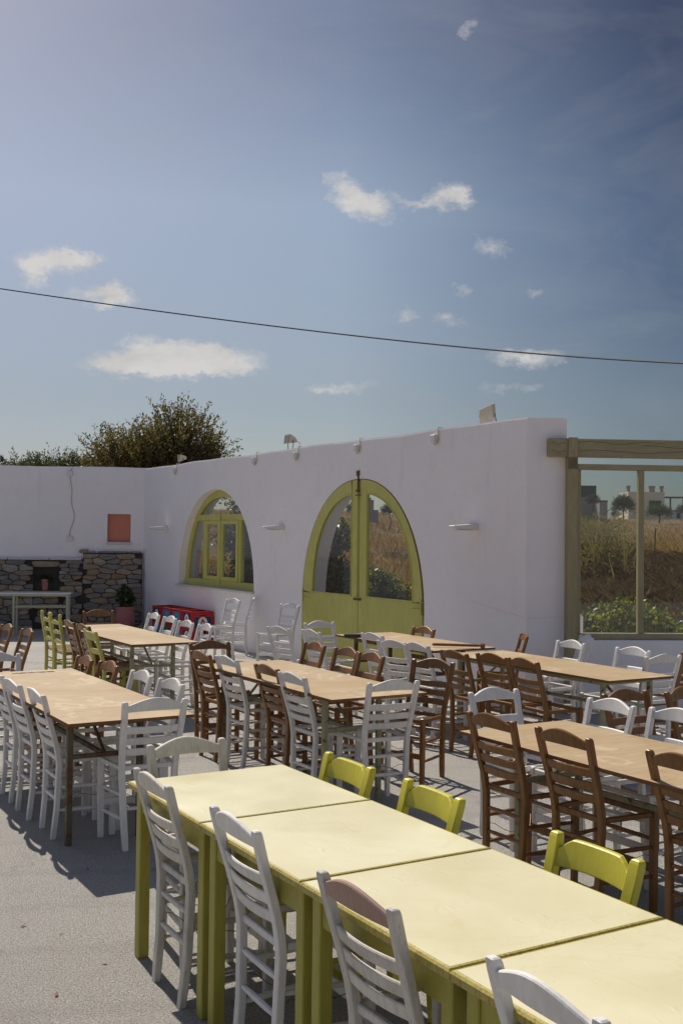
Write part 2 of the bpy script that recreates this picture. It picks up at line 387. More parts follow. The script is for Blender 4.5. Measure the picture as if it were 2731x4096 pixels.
def make_chair(name,mat,kind='arch',seat=None,wire=0,mats2=None):
    root=empty(name)
    H=.90 if kind=='ladder' else .84
    pw=.046 if kind=='shoulder' else .036
    for s in (-1,1):
        if kind=='ladder':
            m=MB(); pts=[]
            for z,k in ((0,.85),(.06,.95),(.3,1),(.5,1),(.7,1),(.84,1),(.853,.72),(.862,.72),(.875,1.05),(.89,.95),(.898,.75),(.90,.4)):
                pts.append((s*.165,post_y(min(z,.84))*.6-(.0 if z<.84 else .0),z,k))
            m.sweep(pts,.038,.038,.3)
        else: m=post(s,H,pw,.034 if kind=='shoulder' else .031)
        m.obj('rear_post',mat,root)
        front_leg(s).obj('front_leg',mat,root)
    if kind=='ladder':
        for z in (.78,.67,.56):
            m=MB(); hw=.155; n=9; xs=[-hw+2*hw*i/(n-1) for i in range(n)]
            m.board(xs,lambda x,z=z:z,lambda x,z=z:z+.045+.008*math.cos(x/hw*PI*1.5),lambda x:-.012*(1-(x/hw)**2),.012,lambda q:post_y(min(q,.84))*.6); m.obj('back_slat',mat,root)
    elif kind=='shoulder':
        crest(.735,.79,.83,'shoulder',.022).obj('crest_rail',mat,root); slat(.60,.66,style=1).obj('back_slat',mat,root)
    else:
        crest(.778,.814,.858).obj('crest_rail',mat,root)
        for z in (.651,.588,.526): slat(z,z+.042).obj('back_slat',mat,root)
    px=post_x(.45) if kind!='ladder' else .165
    zr=.452
    if seat!='rush':
        rail((-px+.012,.03,zr),(px-.012,.03,zr)).obj('seat_rail',mat,root); rail((-.18,.345,zr),(.18,.345,zr)).obj('seat_rail',mat,root)
        for s in (-1,1): rail((s*px,.045,zr),(s*.19,.332,zr),.026).obj('seat_rail',mat,root)
    for z in (.345,.225): rung((-post_x(z)+.012,post_y(z),z),(post_x(z)-.012,post_y(z),z)).obj('rung',mat,root)
    for s in (-1,1):
        for z in (.30,.165): rung((s*post_x(z),post_y(z)+.008,z),(s*.19,.335,z)).obj('rung',mat,root)
    rung((-.18,.345,.335),(.18,.345,.335)).obj('rung',mat,root)
    rail((-.18,.345,.20),(.18,.345,.20),.04,.014).obj('stretcher',mat,root)
    if seat=='rush':
        m=MB()  # woven seat: strands running round the four edges, open weave in the middle
        for s in (-1,1): m.tube([(s*px,.03,.455),(s*.19,.345,.455)],.022,8)
        m.tube([(-px,.03,.455),(px,.03,.455)],.022,8); m.tube([(-.19,.345,.455),(.19,.345,.455)],.022,8)
        for i in range(9):
            x=-.15+i*.0375; m.tube([(x*.85,.04,.465),(x,.335,.465)],.0075,6)
        for i in range(8):
            y=.06+i*.037; m.tube([(-.165,y,.472),(.165,y,.472)],.0065,6)
        m.obj('woven_seat',M['rush'],root)
    if wire:
        m=MB(); pts=[]
        for i in range(13):
            t=i/12; pts.append((lerp(-.17,.17,t),lerp(.03,.34,t)+.02*math.sin(t*9),.26-.05*math.sin(t*PI)+.008*math.sin(t*23)))
        m.tube(pts,.0016,5)
        pts=[(lerp(.16,-.15,i/10),lerp(.05,.33,i/10),.27-.03*math.sin(i/10*PI)+.01*math.sin(i*2.1)) for i in range(11)]; m.tube(pts,.0016,5)
        m.obj('seat_wire',M['wire'],root)
    return root
protos={'w':make_chair('slat_back_chair',M['white'],wire=1),'o':make_chair('slat_back_chair',M['oldwhite'],wire=1),'b':make_chair('slat_back_chair',M['brown'],wire=1),
        'z':make_chair('slat_back_chair',M['yellow'],'shoulder'),'m':make_chair('ladder_back_chair',M['lime'],'ladder','rush'),'p':make_chair('slat_back_chair',M['lime'],'shoulder','rush')}
kms={k:kidmap(v) for k,v in protos.items()}; used=set()
CH=[] # kind, topmid x,y (at z .84), rz deg, label, group
NE,SW,NW,SE=-59.3,120.7,30.7,-149.3
G1='chairs along the near side of the yellow tables'; 
def C(k,x,y,rz,label,group): CH.append((k,x,y,rz,label,group))
gy='white chairs pushed up to the yellow tables'
C('o',-.749,4.411,NE,'weathered white chair at the first yellow table, furthest left of that table row',gy)
C('w',-.354,3.785,NE,'second white chair along the near side of the yellow tables, slats catching the sun',gy)
C('o',.057,3.047,NE,'third white chair along the yellow tables, its crest rail stained reddish brown',gy)
C('w',.463,2.403,NE,'nearest white chair at the bottom right of the yellow tables, only its curved back showing',gy)
C('o',-.72,5.16,SE+1,'greyed white chair at the far end of the first yellow table',gy)
gz='yellow chairs on the far side of the yellow tables'
C('z',.042,4.79,SW,'bright yellow chair furthest from the camera behind the yellow tables',gz)
C('z',.366,4.265,SW,'middle one of the three bright yellow chairs behind the yellow tables',gz)
C('z',.825,3.50,SW,'nearest bright yellow chair, behind the third yellow table on its right',gz)
gb='white chairs around the left plywood table'
C('w',-2.40,7.62,NE,'white chair cut off by the left photo edge at the left plywood table',gb)
C('w',-2.152,7.173,NE,'white chair further back of the pair on the near side of the left plywood table',gb)
C('w',-1.875,6.743,NE,'white chair nearer of the pair on the near side of the left plywood table',gb)
C('w',-1.088,6.435,NW,'white chair at the near right end of the left plywood table, seen from behind',gb)
C('w',-1.407,7.691,SW,'white chair on the far side of the left plywood table next to the brown ones',gb)
C('w',-1.13,7.271,SW,'white chair at the near end of the far side of the left plywood table',gb)
C('w',-2.78,8.75,SE,'white chair cut off at the far end of the left plywood table',gb)
gbb='brown chairs behind the left plywood table'
C('b',-2.021,8.586,SW,'brown chair behind the left plywood table, further left of the pair',gbb)
C('b',-1.755,8.229,SW,'brown chair behind the left plywood table, right of the pair and broader in view',gbb)
gl='brown chairs at the left edge of the terrace'
C('b',-3.528,11.479,SW,'brown chair at the left edge of the photo in front of the stone wall',gl)
C('b',-3.164,10.967,SW,'brown chair leaning right, second from the left edge before the stone wall',gl)
gm='lime ladder back chairs by the far plywood table'
C('m',-3.50,12.80,NE,'lime green ladder back chair with rush seat, left one of the two',gm)
C('m',-3.29,12.42,NE,'lime green ladder back chair with rush seat, right one of the two beside brown chairs',gm)
C('b',-3.016,12.111,NE,'brown chair next to the lime ladder back chairs at the far left table','brown chairs around the far left table')
C('b',-2.754,11.644,NE,'brown chair between another brown chair and a lime chair at the far left table','brown chairs around the far left table')
C('p',-2.534,11.023,NE,'lime green chair with broad shouldered crest and a wide slat at the far left table','lime chairs at the far left table')
C('b',-3.078,13.80,SE-3,'brown chair at the far end of the far left table against the stone wall','brown chairs around the far left table')
ga='white chairs behind the far left table'
C('w',-2.30,13.36,SW,'white chair furthest left behind the far left table, before the white wall',ga)
C('w',-2.02,12.85,SW,'second white chair from the left behind the far left table',ga)
C('w',-1.742,12.232,SW,'third white chair from the left behind the far left table, before the red crates',ga)
C('w',-1.466,11.786,SW,'fourth white chair from the left behind the far left table',ga)
gc='chairs on the near side of the middle table'
C('b',-1.157,9.047,NE,'brown chair furthest left on the near side of the middle plywood table',gc)
C('w',-.903,8.704,NE,'white chair between two brown chairs on the near side of the middle plywood table',gc)
C('b',-.544,8.152,NE,'brown chair between two white chairs on the near side of the middle plywood table',gc)
C('w',-.333,7.686,NE,'white chair at the near end of the near side of the middle plywood table',gc)
C('w',.368,7.381,NW-3,'white chair seen from behind at the near right end of the middle plywood table','end chairs of the middle table')
C('b',-1.19,9.90,SE,'dark brown chair at the far left end of the middle plywood table','end chairs of the middle table')
gc2='brown chairs on the far side of the middle table'
C('b',-.235,9.896,SW,'brown chair furthest left of three behind the middle plywood table',gc2)
C('b',.059,9.45,SW,'middle brown chair of three behind the middle plywood table',gc2)
C('b',.259,9.069,SW,'brown chair nearest the camera of three behind the middle plywood table',gc2)
C('b',.741,8.649,143,'large brown chair standing free right of the middle table, with its empty seat frame showing','free standing brown chairs')
gp='spare white chairs by the white wall'
C('w',-.657,11.60,-50,'white chair leaning left between the spare wall chairs and the middle table',gp)
C('w',-1.64,16.55,SW+8,'white chair beside the red crates with its back upright against the wall',gp)
C('w',-1.38,17.00,SW-26,'white chair seen side on against the wall below the arched window',gp)
C('w',-.72,15.50,SW+14,'white chair leaning back on the wall left of the green door',gp)
gq='white chairs at the table by the green door'
C('w',-.232,12.35,SE,'grey white chair at the far left end of the table by the green door',gq)
C('w',-.295,11.261,NE,'white chair at the left corner of the table by the green door',gq)
C('w',.328,10.933,NE,'white chair in the middle of the near side of the table by the green door',gq)
C('w',.50,10.20,-45,'white chair turned slightly towards the camera between two others by the green door',gq)
C('w',.701,9.979,NE,'white chair rightmost on the near side of the table by the green door',gq)
C('b',.902,11.75,SW,'brown chair behind the table by the green door, in front of the white wall','brown chairs near the green door')
gr='brown chairs on the near side of the screen table'
C('b',.985,9.34,NE,'leftmost of three brown chairs on the near side of the glazed screen table',gr)
C('b',1.281,9.13,NE,'middle one of three brown chairs on the near side of the glazed screen table',gr)
C('b',1.487,8.787,NE,'rightmost of three brown chairs by the glazed screen table, empty seat frame sticking out',gr)
C('w',.996,6.992,SE,'white chair at the far left end of the right hand plywood table','end chairs of the right table')
C('b',1.87,11.05,88,'dark brown chair seen edge on against the white wall corner','brown chairs by the wall corner')
gt='white chairs near the glazed screen'
C('w',2.197,10.353,SW,'sunlit white chair behind the screen table in front of the timber post',gt)
C('w',2.49,10.98,94,'shaded white chair tucked against the foot of the timber post',gt)
C('w',2.63,9.76,SW+5,'sunlit white chair behind the screen table below the window mullion',gt)
C('w',2.74,9.21,NW-5,'white chair seen from behind at the right end of the screen table',gt)
C('b',3.17,9.64,NW,'brown chair cut off by the right edge of the photo under the glazed screen','brown chairs at the right edge')
gu='brown chairs right of the screen table'
C('b',1.844,6.99,SE,'dark brown chair facing the camera behind two white chairs at the right',gu)
C('b',2.27,7.13,SE+4,'dark brown chair cut off by the right edge, beside a similar brown chair',gu)
gv='white chairs behind the right hand table'
C('w',1.64,6.573,SW,'white chair left one of those behind the right hand plywood table',gv)
C('w',1.93,6.22,SW,'white chair cut off by the right edge behind the right hand plywood table',gv)
ge='brown chairs on the near side of the right hand table'
C('b',.866,6.011,NE,'brown chair furthest left on the near side of the right hand plywood table',ge)
C('b',1.169,5.543,NE,'brown chair in the middle of the near side of the right hand plywood table',ge)
C('b',1.582,4.95,NE,'brown chair cut off by the photo edge, near side of the right hand table',ge)
for i,(k,x,y,rz,label,group) in enumerate(CH):
    if k in used: o=copy_tree(protos[k],kms[k])
    else: o=protos[k]; used.add(k)
    if k in 'wob': x*=.9745; y*=.9745; o.scale=(.985,1,1.03)
    if group=='brown chairs on the near side of the right hand table': x*=.982; y*=.982; o.scale=(.985,1,1.05)
    a=R(rz); f=(-math.sin(a),math.cos(a))   # facing
    if group=='brown chairs on the near side of the right hand table': x-=f[0]*.03; y-=f[1]*.03
    o.location=(x+f[0]*.075,y+f[1]*.075,0); o.rotation_euler=(0,0,a+R(random.uniform(-2.5,2.5)))
    tag(o,label,'chair',group)
    if i==2:
        for c in o.children:
            if c.name.startswith('crest_rail'):
                c.data=c.data.copy(); c.data.materials[0]=painted('pinkish_worn_paint',(.42,.27,.21),(.30,.13,.08),.45,.6); c['label']='crest rail stained reddish brown'

# ------------------------------------------------------------------ tables
U=Vector((math.cos(-1.0355),math.sin(-1.0355),0)); P_=Vector((-U.y,U.x,0))
ang=-1.0355
def yellow_table(i,label):
    L,Wd=.776,.758
    o=Vector((-.9127,4.7244,0))+U*(.7808*i)
    root=empty('square_table',o,ang); tag(root,label,'table','pale yellow tables pushed together in a row')
    m=MB(); m.cur=0
    # rounded-edge top: profile round the perimeter
    prof=[(.0,.722),(-.002,.728),(-.002,.742),(.004,.7485),(.012,.750)]
    rings=[]
    for (ins,z) in prof:
        rings.append([(ins,ins,z),(L-ins,ins,z),(L-ins,Wd-ins,z),(ins,Wd-ins,z)])
    vs=[p for r in rings for p in r]; m.cur=1
    fs=[]
    for k in range(len(rings)-1):
        for j in range(4): q=(j+1)%4; fs.append((k*4+j,k*4+q,(k+1)*4+q,(k+1)*4+j))
    m.add(vs,fs); n=(len(rings)-1)*4; m.cur=1; m.add([rings[0][j] for j in range(4)],[(3,2,1,0)])
    m.cur=0; m.add([rings[-1][j] for j in range(4)],[(0,1,2,3)])
    m.obj('tabletop',[M['ytop'],M['tableedge']],root)
    a,b=.026,.03; w=.049
    for x in (a,L-a-w):
        for y in (b,Wd-b-w):
            q=MB(); q.cbox(x,x+w,y,y+w,0,.7215,.004); q.obj('leg',M['tableyellow'],root)
    for (x0,x1,y0,y1) in ((a+w,L-a-w,b+.008,b+.03),(a+w,L-a-w,Wd-b-.03,Wd-b-.008),(a+.008,a+.03,b+w,Wd-b-w),(L-a-.03,L-a-.008,b+w,Wd-b-w)):
        q=MB(); q.box(x0,x1,y0,y1,.625,.7215); q.obj('apron',M['tableyellow'],root)
for i,l in enumerate(['pale yellow square table at the far left of the foreground row','second pale yellow square table from the far end of the row','third pale yellow square table, large in the foreground','nearest pale yellow square table, cut off at the lower right corner']): yellow_table(i,l)
def ply_table(loc,L,Wd,label,metal,z=.76,off=.10,fw=.43,row=.26,rz=ang,black=None,double=False):
    """loc = far-left... origin corner nearest NW on the near (SW) side; x along row, y across"""
    root=empty('plywood_table',(loc[0],loc[1],0),rz); tag(root,label,'table','long plywood tables on metal frames')
    m=MB(); m.cur=1; m.box(0,L,0,Wd,z-.019,z-.0006); m.cur=0; m.add([(0,0,z),(L,0,z),(L,Wd,z),(0,Wd,z)],[(0,1,2,3)])
    m.cur=1; m.add([(0,0,z-.0006),(L,0,z-.0006),(L,Wd,z-.0006),(0,Wd,z-.0006),(0,0,z),(L,0,z),(L,Wd,z),(0,Wd,z)],[(0,1,5,4),(1,2,6,5),(2,3,7,6),(3,0,4,7)])
    m.obj('tabletop',[M['ply'],M['plyedge']],root)
    zz=z-.019
    if double:
        q=MB(); q.box(row-.16,L-row+.16,off-.03,off+fw+.12,zz-.020,zz-.001); q.obj('under_board',M['metalpale'],root); zz-=.021
    x0,x1,y0,y1=row,L-row,off,off+fw; w=.035
    for j,(x,y) in enumerate(((x0,y0),(x1,y0),(x0,y1),(x1,y1))):
        q=MB(); q.cbox(x-w/2,x+w/2,y-w/2,y+w/2,0,zz-.001,.003); q.obj('leg',M['metaldark'] if (black and j in black) else metal,root)
    h=w/2+.001
    for (a,b,c,d,e,f) in ((x0+h,x1-h,y0-.014,y0+.014,zz-.035,zz-.002),(x0+h,x1-h,y1-.014,y1+.014,zz-.035,zz-.002),(x0-.014,x0+.014,y0+h,y1-h,zz-.035,zz-.002),(x1-.014,x1+.014,y0+h,y1-h,zz-.035,zz-.002)):
        q=MB(); q.box(a,b,c,d,e,f); q.obj('top_rail',metal,root)
    for x in (x0,x1):
        q=MB(); q.box(x-.012,x+.012,y0+h,y1-h,.50,.525); q.obj('cross_bar',metal,root)
    q=MB(); q.box(x0+.014,x1-.014,(y0+y1)/2-.013,(y0+y1)/2+.013,.498,.522); q.obj('stretcher',metal,root)
    for (xa,xb) in ((x0,x0+.30),(x1,x1-.30)):
        q=MB(); q.tube([(xa,(y0+y1)/2,.512),(xb,(y0+y1)/2+.0,zz-.02)],.011,6); q.obj('brace',metal,root)
    return root
# origins: near-left corner (NW end of the near long edge); lengths from the photograph
def org(nc,L): return (nc[0]-U.x*L,nc[1]-U.y*L)
ply_table(org((-1.997,10.401),2.38),2.38,.70,'plywood table at the far left in front of the stone wall',M['metalgreen'])
ply_table(org((-1.505,6.045),2.45),2.45,.755,'plywood table at the left with white and brown chairs, stained near its far corner',M['metaldark'],double=True,row=.30)
ply_table(org((-.05,7.05),2.15),2.15,.755,'plywood table in the middle of the terrace on a flaking yellow green frame',M['metalgreen'],black=(0,2))
ply_table(org((.868,10.021),1.80),1.80,.72,'plywood table directly in front of the green arched door',M['metaldark'],z=.775)
ply_table(org((2.033,8.181),2.10),2.10,.69,'plywood table in front of the wall corner and glazed screen',M['metalgreen'],row=.14,off=.07,fw=.50,z=.755)
ply_table((.673,6.06),2.30,.775,'plywood table at the right with brown chairs, cut off by the photo edge',M['metalgreen'],black=(3,),off=.16,row=.32,z=.745)
tb_=[o for o in bpy.data.objects if o.get('label','').startswith('plywood table at the left with')][0]
m=MB(); random.seed(8)
A_=[(.13+random.uniform(-.035,-.004),.26+i*.02,.7606) for i in range(17)]; B_2=[(.13+random.uniform(.004,.03),.26+i*.02+random.uniform(-.006,.006),.7606) for i in range(17)]
for i in range(16): m.add([],[])
m.v=A_+B_2; m.f=[(i,i+1,18+i,17+i) for i in range(16)]; m.mi=[0]*16
m.obj('peeled_patch',M['bark'],tb_)
# white narrow table by the stone wall
t=empty('console_table',(-4.80,19.28,0),R(8.5)); tag(t,'narrow grey topped table on pale green metal legs before the stone wall','table')
m=MB(); m.cbox(-1.9,0,-.0,.45,.735,.76,.004); m.obj('tabletop',M['whiteplastic'],t)
for x in (-1.85,-.98,-.06):
    for y in (.03,.42):
        q=MB(); q.cbox(x-.018,x+.018,y-.018,y+.018,0,.734,.002); q.obj('leg',M['metalpale'],t)
for y in (.03,.42):
    q=MB(); q.box(-1.83,-.08,y-.012,y+.012,.70,.733); q.obj('top_rail',M['metalpale'],t)
    q=MB(); q.box(-.96,-.08,y-.010,y+.010,.50,.522); q.obj('stretcher',M['metalpale'],t)

# ------------------------------------------------------------------ main wall with arched door and window
WD=Vector((-.515,.857,0)).normalized(); NB=Vector((WD.y,-WD.x,0))   # along wall, into wall (away from courtyard)
W0=Vector((1.942,11.3598,0))
Mw=Matrix(((WD.x,NB.x,0,W0.x),(WD.y,NB.y,0,W0.y),(0,0,1,0),(0,0,0,1)))   # (t,d,z) -> world
def band(mb,A,B,d0,d1,caps=True):
    n=len(A); V=[]
    for (P,d) in ((A,d0),(B,d0),(A,d1),(B,d1)): V+=[tuple(Mw@Vector((p[0],d,p[1]))) for p in P]
    F=[]
    for i in range(n-1):
        a,b=i,i+1
        F.append((a,n+a,n+b,b)); F.append((2*n+a,2*n+b,3*n+b,3*n+a))
        F.append((a,b,2*n+b,2*n+a)); F.append((n+a,3*n+a,3*n+b,n+b))
    if caps: F.append((0,2*n,3*n,n)); F.append((n-1,2*n-1,4*n-1,3*n-1))
    mb.add(V,F)
def arch(c,hw,z0,z1,n=2.1,k=48,a0=0,a1=PI):
    out=[]
    for i in range(k+1):
        a=a0+(a1-a0)*i/k; cc,ss=math.cos(a),math.sin(a)
        out.append((c+hw*math.copysign(abs(cc)**(2/n),cc),z0+(z1-z0)*abs(ss)**(2/n)))
    return out
WT=.385; TOP=3.10
def topz(t): return TOP+.008*math.sin(t*1.7)+.005*math.sin(t*4.3+1)
def cols(a,b,n): return [a+(b-a)*i/n for i in range(n+1)]
wall=empty('courtyard_wall',(0,0,0)); tag(wall,'long white plastered wall with a green arched door and an arched window','wall')
m=MB()
DC,DH,DZ0,DZ1=3.335,1.505,.90,2.585
WC,WH,WZ0,WZ1=7.902,1.513,.94,2.587
for (a,b,n) in ((0,DC-DH,8),(DC+DH,WC-WH,8),(WC+WH,11.25,8)):
    ts=cols(a,b,n); band(m,[(q,0) for q in ts],[(q,topz(q)-.02) for q in ts],0,WT)
for (c,hw,z0,z1) in ((DC,DH,DZ0,DZ1),(WC,WH,WZ0,WZ1)):
    A=arch(c,hw,z0,z1); band(m,A,[(q[0],topz(q[0])-.02) for q in A],0,WT)
ts=cols(WC-WH,WC+WH,10); band(m,[(q,0) for q in ts],[(q,WZ0-.025) for q in ts],0,WT)
ts=cols(0,11.25,60); band(m,[(q,topz(q)-.02) for q in ts],[(q,topz(q)) for q in ts],.012,WT-.01)
# skewed end pillar
e=Vector((2.367,11.395,0)); b0=W0; b1=W0+NB*WT; zt=TOP-.005
m.add([b0,e,b1,(b0.x,b0.y,zt),(e.x,e.y,zt),(b1.x,b1.y,zt)],[(2,1,0),(3,4,5),(0,1,4,3),(1,2,5,4),(2,0,3,5)])
m.obj('wall',M['wall'],wall)
# hairline crack
m=MB(); pts=[]
random.seed(3)
for i in range(40):
    s=i/39; tt=.95*(1-s)-.0; pts.append(Mw@Vector((tt,-.0012,lerp(1.13,.985,s**.8)+random.uniform(-.006,.006))))
m.tube(pts,.0010,4)
pts=[]
for i in range(16):
    s=i/15; q=W0.lerp(e,s); pts.append(Vector((q.x,q.y-.0015,lerp(.985,1.0,s)+random.uniform(-.005,.005))))
m.tube(pts,.0010,4); m.obj('crack',M['beige'],wall)
# sill
m=MB(); band(m,[(WC-WH-.03,WZ0-.028),(WC+WH+.04,WZ0-.028)],[(WC-WH-.03,WZ0-.001),(WC+WH+.04,WZ0-.001)],-.05,.34); m.obj('window_sill',M['sill'],wall)
# ---- window
win=MB(); d0,d1=.13,.185
A=arch(WC,WH-.004,WZ0+.002,WZ1-.004); B=arch(WC,WH-.135,WZ0+.002,WZ1-.125,2.25); band(win,A,B,d0,d1)
def strip(mb,t0,t1,z0,z1,a,b): band(mb,[(t0,z0),(t1,z0)],[(t0,z1),(t1,z1)],a,b)
strip(win,WC-WH+.02,WC+WH-.02,WZ0+.001,1.055,d0-.012,d1+.012)
strip(win,WC-1.10,WC+1.10,2.07,2.172,d0-.01,d1+.01)
for (a,b) in ((8.56,8.634),(7.135,7.21)): strip(win,a,b,1.056,2.069,d0-.006,d1+.006)
# spandrel arc inside the lunette
win=win.obj('arched_window',M['green'],wall,label='recessed arched window with flaking green frame and dusty panes')
def pane(mb,A,B,d): band(mb,A,B,d,d+.004)
g=MB(); A=[q for q in arch(WC,WH-.13,WZ0,WZ1-.12,2.25,80) if q[1]>2.173]; pane(g,[(q[0],2.173) for q in A],A,.155); g.obj('pane',M['dirtyglass'],win)
for sgn,(tA,tB) in ((1,(8.634,WC+WH)),(-1,(WC-WH,7.135))):
    A=[q for q in arch(WC,WH-.13,WZ0,WZ1-.12,2.25,160) if 1.056<q[1]<2.069 and (q[0]-WC)*sgn>0]
    xe=8.634 if sgn>0 else 7.135
    g=MB(); pane(g,[(xe,q[1]) for q in A],A,.155); g.obj('pane',M['dirtyglass'],win)
for (a,b) in ((7.905,8.555),(7.215,7.895)):
    c=MB(); w=.105 if a>7.9 else .085
    for (t0,t1,z0,z1) in ((a,a+w,1.06,2.066),(b-w,b,1.06,2.066),(a+w,b-w,1.06,1.125),(a+w,b-w,2.005,2.066)): strip(c,t0,t1,z0,z1,.112,.155)
    c.obj('casement',M['green'],win)
    g=MB(); pane(g,[(a+w,1.125),(b-w,1.125)],[(a+w,2.005),(b-w,2.005)],.134); g.obj('pane',M['dirtyglass'],win)
h=MB(); strip(h,7.885,7.915,1.0,2.15,.100,.111)
h.obj('latch_bar',M['green'],win)
# ---- door
fr=MB(); A=[(DC-DH+.003,0)]+arch(DC,DH-.003,DZ0,DZ1-.003)+[(DC+DH-.003,0)]; B=[(DC-DH+.055,0)]+arch(DC,DH-.045,DZ0,DZ1-.03)+[(DC+DH-.03,0)]
band(fr,A,B,.012,.11); fr.obj('door_frame',M['plyedge'],wall)
def door_side(sgn,t_c,t_o,p_in,p_out):
    lf=MB(); a,b=.004,.05
    zc=1.03
    out=[(t,z) for (t,z) in arch(DC,DH-(.012 if sgn>0 else .05),DZ0,DZ1-.012,2.1,160) if (t-DC)*sgn>=(abs(t_c-DC)) ]
    if sgn>0: out=out  # t decreasing with angle: first is the outermost
    else: out=list(reversed(out))
    up=[q for q in out if q[1]>=zc]
    strip(lf,min(t_c,t_o),max(t_c,t_o),.03,zc,a,b)
    # meeting stile
    ms=[q for q in up if (q[0]-DC)*sgn<=abs(p_in-DC)]
    ms=sorted(ms); band(lf,[(q[0],zc) for q in ms],ms,a,b)
    side=[q for q in up if (q[0]-DC)*sgn>=abs(p_in-DC)-.006]
    n=len(side); inner=[]
    hi=abs(p_out-DC); li=abs(p_in-DC)
    for i in range(n):
        s=i/(n-1); tgt=li+(hi-li)*1.0
        # inner curve sampled by angle
        amax=math.acos(min(1,(li/hi)**(2.3/2)));
        aa=amax*s; x=hi*math.cos(aa)**(2/2.3); z=zc+(2.40-zc)*math.sin(aa)**(2/2.3) if aa>0 else zc
        inner.append((DC+sgn*x,z))
    band(lf,side,inner,a,b)
    o=lf.obj('door_leaf',M['green'],wall)
    g=MB(); I=sorted(inner); pane(g,[(q[0],zc-.001) for q in I],I,.024); g.obj('pane',M['glass'],o)
    # putty bead around the pane
    bd=MB(); loop=[(p_in,zc+.012)]+[(q[0]-sgn*.006,q[1]-.006 if q[1]>zc+.02 else zc+.012) for q in reversed(inner)]+[(p_in,zc+.012)]
    bd.tube([Mw@Vector((q[0],.002,q[1])) for q in loop],.009,6); bd.obj('glazing_bead',M['green'],o)
    # hinges
    for z in (.98,1.0-.75):
        hb=MB(); th=t_o-sgn*.012
        hb.tube([Mw@Vector((th,-.006,z-.09)),Mw@Vector((th,-.006,z+.09))],.010,8)
        for dz in (-.03,.03): hb.tube([Mw@Vector((th,-.004,z+dz)),Mw@Vector((th-sgn*.07,-.005,z+dz+.004)),Mw@Vector((th-sgn*.19,-.002,z+dz))],.008,6)
        hb.obj('hinge',M['green'],o)
    return o
dl=door_side(1,3.343,4.822,3.515,4.565)
dr=door_side(-1,3.327,1.885,3.14,2.075)
q=MB(); M2=lambda t,d,z: Mw@Vector((t,d,z))
q.tube([M2(3.42,-.008,1.0),M2(3.25,-.008,1.0)],.008,8)
for tt in (3.41,3.36,3.30,3.26): q.tube([M2(tt,-.012,.985),M2(tt,-.012,1.016)],.010,6)
q.obj('door_bolt',M['rust'],dl)
q=MB(); q.tube([M2(3.335,-.01,2.66),M2(3.335,-.012,2.42)],.012,8); q.box(3.335-.02,3.335+.02,-.03,-.001,2.62,2.69,Mw); q.box(3.335-.055,3.335+.05,-.02,-.001,2.36,2.375,Mw); q.box(3.335-.035,3.335+.035,-.025,-.001,2.41,2.44,Mw)
q.obj('top_bolt',M['rust'],wall)

# ------------------------------------------------------------------ back wall with stone base
BW0=Vector((-3.82,20.94,0)); BD=Vector((-.987,-.162,0)).normalized(); BN=Vector((BD.y*-1,BD.x,0))
if BN.y<0: BN=-BN
Mb=Matrix(((BD.x,BN.x,0,BW0.x),(BD.y,BN.y,0,BW0.y),(0,0,1,0),(0,0,0,1)))
bw=empty('back_wall',(0,0,0)); tag(bw,'low white plastered wall with a rubble stone base at the back left','wall')
m=MB(); nx0,nx1,nz0,nz1=.25,.69,1.665,2.205   # pink niche
def bbox_(mb,a,b,c,d,e,f): mb.box(a,b,c,d,e,f,Mb)
bbox_(m,-.35,nx0,0,.35,0,3.09); bbox_(m,nx1,9,0,.35,0,3.09); bbox_(m,nx0,nx1,0,.35,0,nz0); bbox_(m,nx0,nx1,0,.35,nz1,3.09)
ts=cols(-.30,9,40); V=[]
for t_ in ts: 
    for (d,z) in ((.012,3.09),(.012,3.105+.008*math.sin(t_*2.3)),(.34,3.105+.008*math.sin(t_*2.3)),(.34,3.09)): V.append(Mb@Vector((t_,d,z)))
m.add(V,[(4*i+a,4*i+b,4*i+4+b,4*i+4+a) for i in range(len(ts)-1) for a,b in ((0,1),(1,2),(2,3))])
m.obj('wall',M['wall'],bw)
m=MB(); bbox_(m,nx0,nx1,.12,.345,nz0,nz1); m.obj('pink_niche',M['pink'],bw,label='recessed square niche painted salmon pink')
m=MB(); m.cbox(nx0-.03,nx1+.02,-.04,.12,nz0-.05,nz0-.002,.006,Mb); m.obj('niche_sill',M['sill'],bw)
